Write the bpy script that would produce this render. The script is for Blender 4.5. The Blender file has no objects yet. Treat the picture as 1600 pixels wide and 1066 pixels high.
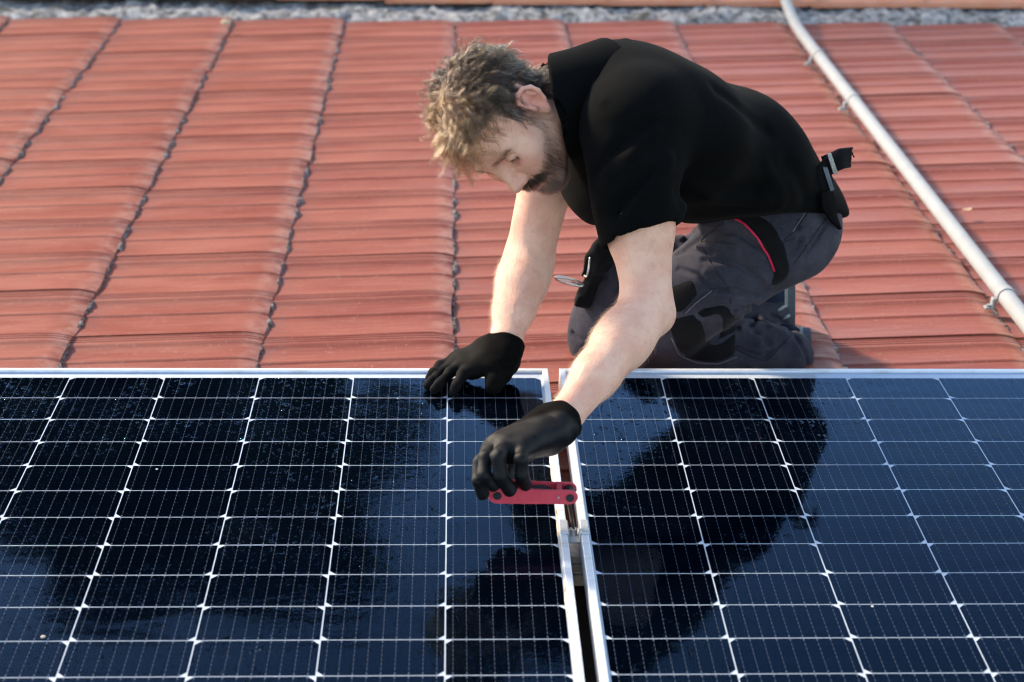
import bpy, math, random
import numpy as np
from mathutils import Matrix, Vector
random.seed(7); RNG = np.random.default_rng(11)
SC = bpy.context.scene
COL = SC.collection

# ------------------------------------------------------------------ camera
CAM_C = np.array([-0.15786, -2.84263, 1.31107])
CAM_R = np.array([[0.99943082, -0.03029655, 0.01483752],
                  [0.00146683, -0.40038555, -0.9163456],
                  [0.03370284, 0.9158458, -0.40011322]])      # rows: right, down, forward
cam_d = bpy.data.cameras.new('camera'); cam = bpy.data.objects.new('camera', cam_d); COL.objects.link(cam)
m = np.eye(4); m[:3, 0] = CAM_R[0]; m[:3, 1] = -CAM_R[1]; m[:3, 2] = -CAM_R[2]; m[:3, 3] = CAM_C
cam.matrix_world = Matrix(m.tolist())
FPX = 2715.4
cam_d.sensor_width = 36.0; cam_d.lens = 36.0 * FPX / 1600.0
cam_d.clip_start = 0.05; cam_d.clip_end = 400
cam_d.dof.use_dof = True; cam_d.dof.focus_distance = 2.86; cam_d.dof.aperture_fstop = 4.5
SC.camera = cam

# ------------------------------------------------------------------ sky, sun, exposure
SUN_DIR = Vector((-0.65, 0.56, 0.52)).normalized()              # towards the sun: low, behind and left of the man
world = bpy.data.worlds.new('World'); SC.world = world; world.use_nodes = True
wn = world.node_tree; wn.nodes.clear()
sky = wn.nodes.new('ShaderNodeTexSky'); sky.sky_type = 'NISHITA'; sky.sun_disc = False
sky.sun_elevation = math.asin(SUN_DIR.z); sky.sun_rotation = math.atan2(SUN_DIR.x, SUN_DIR.y)
sky.air_density = 1.0; sky.dust_density = 0.6; sky.ozone_density = 1.0
bg = wn.nodes.new('ShaderNodeBackground'); bg.inputs['Strength'].default_value = 0.15
wo = wn.nodes.new('ShaderNodeOutputWorld')
wn.links.new(sky.outputs[0], bg.inputs[0]); wn.links.new(bg.outputs[0], wo.inputs[0])
sun_d = bpy.data.lights.new('sun', 'SUN'); sun_d.energy = 2.2; sun_d.angle = math.radians(6.0); sun_d.color = (1.0, 0.90, 0.77)
sun = bpy.data.objects.new('sun', sun_d); COL.objects.link(sun)
sun.rotation_euler = SUN_DIR.to_track_quat('Z', 'Y').to_euler(); sun.location = (-6, 4, 5)
vs = SC.view_settings; vs.view_transform = 'Standard'; vs.look = 'None'; vs.gamma = 1.0; vs.use_curve_mapping = False
vs.exposure = 1.6
vs.use_white_balance = True; vs.white_balance_temperature = 7500; vs.white_balance_tint = 12
SC.cycles.filter_width = 1.15
SC.cycles.max_bounces = 8; SC.cycles.transparent_max_bounces = 12
SC.cycles.sample_clamp_indirect = 4.0

# ------------------------------------------------------------------ helpers
def at(px, py, Y):
    """point of the place seen at a photo position, at distance Y up the roof"""
    d = CAM_R.T @ np.array([(px - 800) / FPX, (py - 533) / FPX, 1.0])
    return CAM_C + d * (Y - CAM_C[1]) / d[1]
def atz(px, py, z):
    d = CAM_R.T @ np.array([(px - 800) / FPX, (py - 533) / FPX, 1.0])
    return CAM_C + d * (z - CAM_C[2]) / d[2]
def tag(o, label=None, cat=None, group=None, kind=None):
    if label: o['label'] = label
    if cat: o['category'] = cat
    if group: o['group'] = group
    if kind: o['kind'] = kind
    return o
def link(name, me, parent=None, loc=None):
    o = bpy.data.objects.new(name, me); COL.objects.link(o)
    if parent is not None: o.parent = parent
    if loc is not None: o.location = loc
    return o
def empty(name, loc=(0, 0, 0)):
    o = bpy.data.objects.new(name, None); COL.objects.link(o); o.location = loc; o.empty_display_size = 0.05
    return o
def mesh(name, V, F, mat=None, smooth=False):
    me = bpy.data.meshes.new(name); me.from_pydata([tuple(map(float, v)) for v in V], [], [tuple(map(int, f)) for f in F])
    if mat is not None: me.materials.append(mat)
    if smooth: me.polygons.foreach_set('use_smooth', np.ones(len(me.polygons), bool))
    me.update(); return me
class MB:
    def __init__(s): s.V = []; s.F = []
    def add(s, V, F):
        b = len(s.V); s.V += [tuple(v) for v in V]; s.F += [tuple(i + b for i in f) for f in F]; return s
    def box(s, c, h, R=None, bev=0.0):
        c = np.array(c, float); h = np.array(h, float)
        if bev > 0:
            b = min(bev, *(h * 0.9)); pts = []; 
            idx = {}
            for sx in (-1, 1):
                for sy in (-1, 1):
                    for sz in (-1, 1):
                        for ax in range(3):
                            v = np.array([sx, sy, sz]) * (h - b); v[ax] += (sx, sy, sz)[ax] * b
                            idx[(sx, sy, sz, ax)] = len(pts); pts.append(v)
            F = []
            for ax in range(3):
                u, w = [(1, 2), (2, 0), (0, 1)][ax]
                for sg in (-1, 1):
                    q = []
                    for a, b2 in ((-1, -1), (1, -1), (1, 1), (-1, 1)):
                        k = [0, 0, 0]; k[ax] = sg; k[u] = a; k[w] = b2; q.append(idx[(*k, ax)])
                    F.append(q if sg > 0 else q[::-1])
                for a in (-1, 1):
                    for b2 in (-1, 1):
                        k0 = [0, 0, 0]; k1 = [0, 0, 0]; k0[u] = k1[u] = a; k0[w] = k1[w] = b2; k0[ax] = -1; k1[ax] = 1
                        q = [idx[(*k0, u)], idx[(*k1, u)], idx[(*k1, w)], idx[(*k0, w)]]
                        F.append(q if a * b2 < 0 else q[::-1])
            for sx in (-1, 1):
                for sy in (-1, 1):
                    for sz in (-1, 1):
                        q = [idx[(sx, sy, sz, i)] for i in range(3)]
                        F.append(q if sx * sy * sz > 0 else q[::-1])
            P = np.array(pts)
        else:
            P = np.array([[x, y, z] for x in (-1, 1) for y in (-1, 1) for z in (-1, 1)]) * h
            F = [(0, 1, 3, 2), (4, 6, 7, 5), (0, 4, 5, 1), (2, 3, 7, 6), (0, 2, 6, 4), (1, 5, 7, 3)]
        if R is not None: P = P @ np.array(R).T
        return s.add(P + c, F)
    def tube(s, pts, r, n=12, cap=True):
        pts = np.array(pts, float); r = np.broadcast_to(np.array(r, float), (len(pts),))
        t = np.gradient(pts, axis=0); t /= np.linalg.norm(t, axis=1)[:, None] + 1e-12
        u = np.cross(t[0], [0, 0, 1.0]);
        if np.linalg.norm(u) < 1e-3: u = np.cross(t[0], [0, 1.0, 0])
        u /= np.linalg.norm(u); V = []
        for i in range(len(pts)):
            u = u - t[i] * (u @ t[i]); u /= np.linalg.norm(u); w = np.cross(t[i], u)
            for k in range(n):
                a = 2 * math.pi * k / n; V.append(pts[i] + r[i] * (math.cos(a) * u + math.sin(a) * w))
        F = [(i * n + k, i * n + (k + 1) % n, (i + 1) * n + (k + 1) % n, (i + 1) * n + k) for i in range(len(pts) - 1) for k in range(n)]
        if cap: F += [tuple(range(n))[::-1], tuple((len(pts) - 1) * n + k for k in range(n))]
        return s.add(V, F)
    def disc(s, c, axis, r, h, n=16, r2=None):
        c = np.array(c, float); a = np.array(axis, float); a /= np.linalg.norm(a)
        return s.tube([c - a * h / 2, c + a * h / 2], [r, r2 if r2 else r], n)
    def build(s, name, mat, parent=None, smooth=False, loc=None):
        o = link(name, mesh(name, s.V, s.F, mat, smooth), parent, loc)
        return o
def autosmooth(o, ang=40):
    me = o.data; me.polygons.foreach_set('use_smooth', np.ones(len(me.polygons), bool))
    try: me.set_sharp_from_angle(angle=math.radians(ang))
    except Exception: pass
    return o

# ------------------------------------------------------------------ material helpers
class NT:
    def __init__(s, name):
        s.mat = bpy.data.materials.new(name); s.mat.use_nodes = True; s.t = s.mat.node_tree; s.t.nodes.clear()
        s.out = s.n('ShaderNodeOutputMaterial')
    def n(s, typ, **kw):
        nd = s.t.nodes.new(typ)
        for k, v in kw.items():
            if k.startswith('i_'):
                key = k[2:]; key = int(key) if key.isdigit() else key.replace('_', ' ')
                s.set(nd.inputs[key], v)
            else: setattr(nd, k, v)
        return nd
    def set(s, sock, v):
        if isinstance(v, bpy.types.NodeSocket): s.t.links.new(v, sock)
        elif isinstance(v, (tuple, list)) and len(v) == 3 and sock.type == 'RGBA': sock.default_value = (*v, 1)
        else: sock.default_value = v
    def math(s, op, a, b=None, c=None, clamp=False):
        nd = s.n('ShaderNodeMath', operation=op, use_clamp=clamp); s.set(nd.inputs[0], a)
        if b is not None: s.set(nd.inputs[1], b)
        if c is not None: s.set(nd.inputs[2], c)
        return nd.outputs[0]
    def mix(s, f, a, b, mode='MIX'):
        nd = s.n('ShaderNodeMix', data_type='RGBA', blend_type=mode); s.set(nd.inputs[0], f); s.set(nd.inputs[6], a); s.set(nd.inputs[7], b)
        return nd.outputs[2]
    def coord(s, which='Object'): return s.n('ShaderNodeTexCoord').outputs[which]
    def mapping(s, v, scale=(1, 1, 1), loc=(0, 0, 0), rot=(0, 0, 0)):
        return s.n('ShaderNodeMapping', i_Vector=v, i_Scale=scale, i_Location=loc, i_Rotation=rot).outputs[0]
    def noise(s, v, scale, detail=4, rough=0.6, col=False, dist=0.0):
        nd = s.n('ShaderNodeTexNoise', i_Vector=v, i_Scale=scale, i_Detail=detail, i_Roughness=rough, i_Distortion=dist)
        return nd.outputs[1 if col else 0]
    def ramp(s, f, a, b, lo=0.0, hi=1.0, smooth=True):
        nd = s.n('ShaderNodeMapRange', interpolation_type='SMOOTHSTEP' if smooth else 'LINEAR')
        for i, v in enumerate((f, a, b, lo, hi)): s.set(nd.inputs[i], v)
        return nd.outputs[0]
    def xyz(s, v):
        nd = s.n('ShaderNodeSeparateXYZ'); s.set(nd.inputs[0], v); return nd.outputs
    def bump(s, h, dist, strength=1.0, normal=None):
        nd = s.n('ShaderNodeBump', i_Height=h, i_Distance=dist, i_Strength=strength)
        if normal is not None: s.set(nd.inputs['Normal'], normal)
        return nd.outputs[0]
    def pbr(s, col, rough=0.6, normal=None, metal=0.0, spec=0.5, **kw):
        b = s.n('ShaderNodeBsdfPrincipled'); s.set(b.inputs['Base Color'], col); s.set(b.inputs['Roughness'], rough)
        s.set(b.inputs['Metallic'], metal); s.set(b.inputs['Specular IOR Level'], spec)
        if normal is not None: s.set(b.inputs['Normal'], normal)
        for k, v in kw.items(): s.set(b.inputs[k.replace('_', ' ')], v)
        s.t.links.new(b.outputs[0], s.out.inputs[0]); return s.mat
def plain(name, col, rough=0.5, metal=0.0, var=0.12, scale=60, bump=0.0002, spec=0.5):
    t = NT(name); c = t.coord(); n = t.noise(c, scale, 5)
    k = t.ramp(n, 0.3, 0.7, 1 - var, 1 + var)
    cc = t.mix(1.0, col, t.n('ShaderNodeCombineColor', i_0=k, i_1=k, i_2=k).outputs[0], 'MULTIPLY')
    return t.pbr(cc, t.ramp(t.noise(c, scale * 0.4), 0.3, 0.7, rough * 0.85, min(1, rough * 1.15)), t.bump(n, bump), metal, spec)

# tile clay
def mat_tile():
    t = NT('clay_tile'); c = t.coord(); x, y, z = t.xyz(c)
    rnd = t.n('ShaderNodeObjectInfo').outputs['Random']
    off = t.n('ShaderNodeVectorMath', operation='ADD'); t.set(off.inputs[0], c)
    cv = t.n('ShaderNodeCombineXYZ', i_0=t.math('MULTIPLY', rnd, 37.0), i_1=t.math('MULTIPLY', rnd, 91.0)); t.set(off.inputs[1], cv.outputs[0])
    p = off.outputs[0]
    big = t.noise(t.mapping(p, (0.6, 2.2, 2)), 5.0, 4)
    fine = t.noise(p, 90, 6, 0.7)
    streak = t.noise(t.mapping(p, (2, 34, 20)), 4.0, 5, 0.6)
    base = t.mix(t.ramp(big, 0.3, 0.7), (0.230, 0.052, 0.032), (0.300, 0.088, 0.058))
    base = t.mix(t.ramp(rnd, 0.0, 1.0, 0.0, 0.30), base, (0.21, 0.042, 0.030))
    base = t.mix(t.ramp(streak, 0.42, 0.70, 0.0, 0.42), base, (0.325, 0.130, 0.092))      # pale weathering along the flow
    base = t.mix(t.ramp(fine, 0.56, 0.72, 0.0, 0.35), base, (0.42, 0.28, 0.23))
    wear = t.math('MULTIPLY', t.ramp(x, 0.33, 0.375), t.ramp(t.noise(p, 26, 4), 0.35, 0.65))
    base = t.mix(t.math('MULTIPLY', wear, 0.55), base, (0.42, 0.225, 0.17))
    head = t.math('MULTIPLY', t.ramp(x, 0.075, 0.0), t.ramp(t.noise(p, 38, 5), 0.42, 0.62))
    base = t.mix(t.math('MULTIPLY', head, 0.35), base, (0.16, 0.10, 0.10))               # lichen and grime collecting below each nose
    sp = t.ramp(t.n('ShaderNodeTexVoronoi', i_Vector=p, i_Scale=70.0).outputs[0], 0.10, 0.05)
    sp = t.math('MULTIPLY', sp, t.ramp(t.noise(p, 9, 2), 0.58, 0.66))
    base = t.mix(t.math('MULTIPLY', sp, 0.75), base, (0.55, 0.47, 0.43))
    h = t.math('ADD', t.math('MULTIPLY', fine, 0.5), t.math('MULTIPLY', streak, 0.8))
    return t.pbr(base, t.ramp(big, 0.3, 0.7, 0.48, 0.65), t.bump(h, 0.0012, 0.7), 0, 0.22)
M_TILE = mat_tile()
def mat_mortar():
    t = NT('mortar'); c = t.coord(); n = t.noise(c, 34, 6, 0.7); n2 = t.noise(c, 9, 3)
    b = t.mix(t.ramp(n, 0.35, 0.65), (0.10, 0.10, 0.10), (0.52, 0.51, 0.49))
    b = t.mix(t.ramp(n2, 0.56, 0.68, 0, 0.8), b, (0.055, 0.055, 0.04))
    return t.pbr(b, 0.95, t.bump(n, 0.02, 1.0), 0, 0.1)
M_MORTAR = mat_mortar()
M_DECK = plain('roof_underlay', (0.05, 0.035, 0.03), 0.9)
M_ALU = plain('anodised_aluminium', (0.50, 0.52, 0.54), 0.38, 0.35, 0.05, 160, 0.0001)
M_ALU_DIRTY = plain('weathered_aluminium', (0.40, 0.40, 0.42), 0.5, 0.6, 0.2, 60, 0.0002)
M_BACK = plain('white_backsheet', (0.58, 0.63, 0.68), 0.6, 0, 0.04)
def mat_cell():
    t = NT('silicon_cell'); c = t.coord(); x, y, z = t.xyz(c)
    u = t.math('ADD', t.math('MULTIPLY', x, 1 / 0.0184), 0.5)
    fx = t.math('ABSOLUTE', t.math('SUBTRACT', t.math('FRACT', u), 0.5))
    line = t.math('MULTIPLY', t.math('LESS_THAN', fx, 0.014), 0.30)
    pad = t.math('MULTIPLY', t.math('LESS_THAN', fx, 0.026),
                 t.math('LESS_THAN', t.math('ABSOLUTE', t.math('SUBTRACT', t.math('FRACT', t.math('MULTIPLY', y, 1 / 0.0105)), 0.5)), 0.09))
    endp = t.math('MULTIPLY', t.math('LESS_THAN', fx, 0.045), t.math('LESS_THAN', t.math('ABSOLUTE', t.math('SUBTRACT', t.math('ABSOLUTE', y), 0.0380)), 0.0014))
    msk = t.math('MAXIMUM', t.math('MAXIMUM', line, pad), endp)
    rnd = t.n('ShaderNodeObjectInfo').outputs['Random']
    base = t.mix(rnd, (0.0003, 0.0012, 0.0030), (0.0004, 0.0016, 0.0045))
    base = t.mix(t.ramp(t.noise(c, 7, 2), 0.35, 0.65, 0, 0.5), base, (0.0003, 0.0018, 0.0055))
    col = t.mix(msk, base, (0.13, 0.155, 0.20))
    return t.pbr(col, 0.6, None, 0, 0.0)
M_CELL = mat_cell()
def mat_glass():
    t = NT('wet_glass'); c = t.coord()
    # beads of water: three sizes, where the film has broken up; long ripples where it still runs
    wet = t.ramp(t.noise(c, 2.1, 3, 0.55), 0.50, 0.62)
    gx, gy, gz = t.xyz(c)
    for (zx, zy, rx, ry) in ((0.07, -0.20, 0.10, 0.24), (0.70, -0.13, 0.27, 0.22)):
        dd = t.math('SQRT', t.math('ADD', t.math('POWER', t.math('ABSOLUTE', t.math('DIVIDE', t.math('SUBTRACT', gx, zx), rx)), 2.0), t.math('POWER', t.math('ABSOLUTE', t.math('DIVIDE', t.math('SUBTRACT', gy, zy), ry)), 2.0)))
        wet = t.math('MAXIMUM', wet, t.ramp(t.math('ADD', dd, t.math('MULTIPLY', t.noise(c, 7, 3), 0.8)), 1.5, 0.9))
    hs = None
    for sc, lo, hi, amt in ((120.0, 0.10, 0.44, 1.0), (210.0, 0.10, 0.42, 0.55), (62.0, 0.04, 0.34, 1.6)):
        v = t.n('ShaderNodeTexVoronoi', i_Vector=t.mapping(c, (1, 0.8, 1)), i_Scale=sc)
        r = t.ramp(t.n('ShaderNodeSeparateColor', i_0=v.outputs['Color']).outputs[0], 0.35 if sc != 62.0 else 0.82, 1.0, 0.0, hi, False)
        d = t.math('MAXIMUM', t.math('SUBTRACT', 1.0, t.math('POWER', t.math('DIVIDE', v.outputs['Distance'], t.math('ADD', r, 0.001)), 2.0)), 0.0)
        d = t.math('MULTIPLY', t.math('SQRT', d), t.math('MULTIPLY', r, amt))
        hs = d if hs is None else t.math('MAXIMUM', hs, d)
    drops = t.math('MULTIPLY', hs, t.ramp(wet, 0.0, 1.0, 0.06, 1.0))
    rip = t.noise(t.mapping(c, (6, 18, 1)), 1.0, 1.2, 0.4, False, 0.4)
    rip2 = t.noise(t.mapping(c, (40, 70, 1)), 1.0, 3, 0.6)
    n1 = t.bump(rip, 0.0028, 0.13)
    n2 = t.bump(rip2, 0.0005, t.ramp(t.noise(c, 1.6, 2), 0.45, 0.65, 0.04, 0.5), n1)
    nrm = t.bump(drops, 0.0048, 0.9, n2)
    tr = t.n('ShaderNodeBsdfTransparent', i_Color=(0.96, 0.975, 0.98))
    gl = t.n('ShaderNodeBsdfGlossy', i_Roughness=0.065, i_Color=(0.34, 0.62, 1.0)); t.set(gl.inputs['Normal'], nrm)
    bf = t.n('ShaderNodeNewGeometry').outputs['Backfacing']
    fr = t.n('ShaderNodeFresnel'); t.set(fr.inputs['IOR'], t.math('ADD', 1.36, t.math('MULTIPLY', bf, 1 / 1.36 - 1.36))); t.set(fr.inputs['Normal'], n1)
    mx = t.n('ShaderNodeMixShader'); t.set(mx.inputs[0], t.math('MULTIPLY', t.math('POWER', fr.outputs[0], 2.0), 10.0, clamp=True)); t.set(mx.inputs[1], tr.outputs[0]); t.set(mx.inputs[2], gl.outputs[0])
    # a trace of dried dust
    dust = t.n('ShaderNodeBsdfDiffuse', i_Color=(0.55, 0.56, 0.56))
    mx2 = t.n('ShaderNodeMixShader'); t.set(mx2.inputs[0], t.ramp(t.noise(c, 300, 4, 0.7), 0.76, 0.82, 0.0, 0.06)); t.set(mx2.inputs[1], mx.outputs[0]); t.set(mx2.inputs[2], dust.outputs[0])
    t.t.links.new(mx2.outputs[0], t.out.inputs[0]); return t.mat
M_GLASS = mat_glass()
M_PVC = plain('white_pvc', (0.31, 0.325, 0.33), 0.8, 0, 0.06, 20, 0.0001)
M_STEEL = plain('steel', (0.55, 0.54, 0.52), 0.3, 0.9, 0.1)
M_BLACKSTEEL = plain('black_oxide_steel', (0.025, 0.025, 0.027), 0.35, 0.4, 0.2)
M_RED = plain('red_anodised', (0.56, 0.050, 0.075), 0.42, 0.1, 0.06, 90, 0.0001)

# ------------------------------------------------------------------ ground far below the roof, roof deck
g = MB(); n = 12
for i in range(n + 1):
    for j in range(n + 1): g.V.append((-150 + 300 * i / n, -150 + 300 * j / n, -5.0))
g.F = [(i * (n + 1) + j, (i + 1) * (n + 1) + j, (i + 1) * (n + 1) + j + 1, i * (n + 1) + j + 1) for i in range(n) for j in range(n)]
tag(g.build('ground', plain('dry_grass', (0.10, 0.11, 0.05), 0.95, 0, 0.3, 0.4)), kind='structure')
TILE_L, TILE_W, ROOF_Z = 0.388, 0.2322, -0.118
SEAM0, JOINT0 = -0.157, 0.4129
deck = MB(); deck.box((0.1, 1.0, -0.235), (2.75, 2.75, 0.09))
ROOF = tag(deck.build('roof', M_DECK), kind='structure')

# ------------------------------------------------------------------ roof tiles
def profile():
    pts = [(0.0, 0.0104)]
    for t0 in (0.0075, 0.0180, 0.0285): pts += [(t0 - 0.0030, 0.0118), (t0, 0.0086), (t0 + 0.0030, 0.0118)]     # fine interlock grooves
    pts += [(0.040, 0.0124), (0.0435, 0.0112), (0.0480, 0.0062), (0.056, 0.0020), (0.070, 0.0003), (0.092, 0.0012), (0.106, 0.0036),
            (0.1135, 0.0066), (0.1165, 0.0070), (0.1195, 0.0054), (0.1230, 0.0014), (0.135, 0.0003), (0.160, 0.0008), (0.186, 0.0030), (0.208, 0.0074), (0.222, 0.0108), (0.2314, 0.0124)]
    return pts
PROF = profile()
def tile_mesh(seed):
    r = np.random.default_rng(seed)
    t = np.array([p[0] for p in PROF]); h = np.array([p[1] for p in PROF]); y = TILE_W - t
    xs = np.array([-0.045, 0.0, 0.05, 0.14, 0.24, 0.320, 0.350, 0.366, 0.377, 0.384, 0.388, 0.3885])
    V = []; nx, ny = len(xs), len(t)
    wob = r.normal(0, 0.0006, (4,))
    for i, x in enumerate(xs):
        f = max(0.0, x) / TILE_L
        nose = np.clip((x - 0.335) / 0.053, 0, 1)
        droop = 0.0085 * nose ** 2.4
        fill = np.clip((x - 0.32) / 0.05, 0, 1) ** 1.3                        # the pans close up to the nose
        prof = 0.58 * h * (1 - 0.2 * fill) + fill * 0.0035 * np.exp(-((t - 0.085) / 0.02) ** 2)
        z = 0.0150 * f - 0.002 + prof - droop + wob[0] * math.sin(7 * x) + wob[1] * np.sin(25 * y)
        if i == nx - 1: z = np.where((t < 0.044) | (t > 0.205), z - 0.0065, np.maximum(z - 0.020, 0.0015 + 0 * z))
        edge = 0.0020 * nose * np.sin(y / TILE_W * math.pi * 2 + 0.6)
        for k in range(ny): V.append((x + edge[k] if i > 5 else x, y[k], z[k]))
    F = [(i * ny + k, i * ny + k + 1, (i + 1) * ny + k + 1, (i + 1) * ny + k) for i in range(nx - 1) for k in range(ny - 1)]
    # side skirts
    for k in (0, ny - 1):
        b = len(V)
        for i in range(nx): v = V[i * ny + k]; V.append((v[0], v[1] + (0.0004 if k == 0 else -0.0004), min(v[2], v[2] - 0.014)))
        for i in range(nx - 1):
            q = (i * ny + k, (i + 1) * ny + k, b + i + 1, b + i); F.append(q if k == 0 else q[::-1])
    F = [f[::-1] for f in F]
    me = mesh('tile', V, F, M_TILE, True)
    try: me.set_sharp_from_angle(angle=math.radians(24))
    except Exception: pass
    return me
TILES = [tile_mesh(s) for s in range(6)]
def put_tile(cx, ry):
    x0 = SEAM0 + cx * TILE_L; y0 = JOINT0 + ry * TILE_W + 0.0185
    o = link('tile', random.choice(TILES), ROOF)
    o.location = (x0 + random.gauss(0, 0.0016), y0 + random.gauss(0, 0.0009) + 0.004 * math.sin(cx * 2.3), ROOF_Z + random.gauss(0, 0.0009))
    o.rotation_euler = (random.gauss(0, 0.0035), random.gauss(0, 0.0025), random.gauss(0, 0.0022))
for cx in range(-7, 7):
    for ry in range(-1, 12): put_tile(cx, ry)
for cx in (-1, 0, 1):
    for ry in range(-4, -1): put_tile(cx, ry)  # rows stop here; bare dark deck stands in for shade deeper in the gap

# ------------------------------------------------------------------ mortar bed and verge tiles along the top edge
mb = MB(); xs = np.arange(-2.5, 2.75, 0.022); ys = np.array([3.13, 3.20, 3.235, 3.26, 3.29, 3.33, 3.37, 3.41, 3.46, 3.60])
zb = np.array([-0.150, -0.128, -0.108, -0.098, -0.092, -0.090, -0.088, -0.086, -0.086, -0.10])
for i, x in enumerate(xs):
    lump = 0.014 * math.sin(x * 9.1) + 0.010 * math.sin(x * 23.7 + 1) + RNG.normal(0, 0.005)
    for j, y in enumerate(ys):
        k = 1.0 if 1 <= j <= 8 else 0.3
        mb.V.append((x, y + lump * k * 1.6, zb[j] + k * (lump * 0.5 + RNG.normal(0, 0.004))))
ny = len(ys); mb.F = [(i * ny + j, (i + 1) * ny + j, (i + 1) * ny + j + 1, i * ny + j + 1) for i in range(len(xs) - 1) for j in range(ny - 1)]
mb.build('mortar_bed', M_MORTAR, ROOF, True)
t = NT('seam_grit'); c = t.coord(); n = t.noise(c, 75, 5, 0.7)
M_SEAM = t.pbr(t.mix(t.ramp(n, 0.40, 0.62), (0.085, 0.050, 0.042), (0.36, 0.31, 0.28)), 0.95, t.bump(n, 0.006), 0, 0.1)
# grey mortar showing in the gaps under the tile noses, seam by seam
for cx in range(-5, 6):
    x0 = SEAM0 + cx * TILE_L; q = MB(); ys = np.arange(-0.02 if cx not in (0, 1) else -0.5, 3.2, 0.011); k = 0
    for y in ys:
        ph = ((y - JOINT0 - 0.0185) / TILE_W) % 1.0; pan = 0.5 + 0.5 * math.cos(2 * math.pi * (ph - 0.30) * 2)
        w = max(0.0005, 0.0105 * pan * (0.55 + 0.45 * math.sin(y * 17 + cx)) + RNG.normal(0, 0.003)); hh = 0.006 * pan + RNG.normal(0, 0.0012)
        q.V += [(x0 - 0.003, y, ROOF_Z + 0.002 + hh * 0.7), (x0 + w * 0.6, y, ROOF_Z + 0.0035 + hh * 0.6), (x0 + w, y, ROOF_Z - 0.008)]
    n_ = len(ys); q.F = [(3 * i + a, 3 * i + 3 + a, 3 * i + 4 + a, 3 * i + 1 + a) for i in range(n_ - 1) for a in (0, 1)]
    q.build('seam_mortar', M_SEAM, ROOF, True)
def mat_verge():
    t = NT('verge_clay'); c = t.coord(); n = t.noise(c, 12, 5); n2 = t.noise(c, 60, 4)
    b = t.mix(t.ramp(n, 0.3, 0.7), (0.56, 0.21, 0.115), (0.60, 0.26, 0.16)); b = t.mix(t.ramp(n2, 0.6, 0.8, 0, 0.3), b, (0.5, 0.36, 0.3))
    return t.pbr(b, 0.6, t.bump(n2, 0.001), 0, 0.4)
M_VERGE = mat_verge()
vb = MB(); sec = [(-0.115, -0.014), (-0.115, 0.000), (-0.110, 0.006), (-0.05, 0.034), (0.02, 0.050), (0.08, 0.046), (0.10, 0.03), (0.10, -0.02)]
for i, x in enumerate((0.0, 0.02, 0.36, 0.41)):
    for (y, z) in sec: vb.V.append((x, y * (1.0 if i < 3 else 1.03), z + (0.0 if i < 3 else 0.008)))
k = len(sec); vb.F = [(i * k + j, i * k + j + 1, (i + 1) * k + j + 1, (i + 1) * k + j) for i in range(3) for j in range(k - 1)] + [tuple(range(k))[::-1], tuple(3 * k + j for j in range(k))]
vm = mesh('verge_tile', vb.V, vb.F, M_VERGE)
for i in range(-6, 7):
    o = link('verge_tile', vm, ROOF); x = i * 0.385 - 0.02
    o.location = (x, 3.475 + 0.006 * x + random.gauss(0, 0.004), -0.066 + (0.010 if x < -0.6 else 0.0) - 0.0035 * x + random.gauss(0, 0.002)); o.rotation_euler = (0, -0.008, random.gauss(0, 0.006))

# ------------------------------------------------------------------ solar panels
PX, PY = 0.1685, 0.0845
def hexcell(flip):
    w, h, c, z = 0.0832, 0.0411, 0.0092, 0.0
    pts = [(-w, -h), (w, -h), (w, h - c), (w - c, h), (-w + c, h), (-w, h - c)]
    if flip: pts = [(-x, -y) for x, y in pts]
    V = [(x, y, 0.0003) for x, y in pts] + [(x, y, 0.0) for x, y in pts]
    F = [tuple(range(6))] + [(i, i + 6, (i + 1) % 6 + 6, (i + 1) % 6) for i in range(6)]
    return mesh('solar_cell', V, F, M_CELL)
CELL_UP, CELL_DN = hexcell(False), hexcell(True)
ROWS = 20
def rail_bar(p0, p1, inward, mat):
    """mitred frame bar: outer wall, top lip, glass rebate"""
    p0 = np.array(p0); p1 = np.array(p1); d = (p1 - p0) / np.linalg.norm(p1 - p0); inw = np.array(inward, float)
    sec = [(0, -0.035), (0, 0.0012), (0.0010, 0.0022), (0.0100, 0.0022), (0.0110, 0.0014), (0.0110, -0.0032), (0.0016, -0.0032), (0.0016, -0.033), (0.026, -0.033), (0.026, -0.035)]
    V = []
    for (q, sg) in ((p0, 1), (p1, -1)):
        for (a, z) in sec: V.append(q + inw * a + d * a * sg + np.array([0, 0, z]))
    n = len(sec); F = [(i, (i + 1) % n, n + (i + 1) % n, n + i) for i in range(n)] + [tuple(range(n))[::-1], tuple(range(n, 2 * n))]
    return V, F
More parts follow.
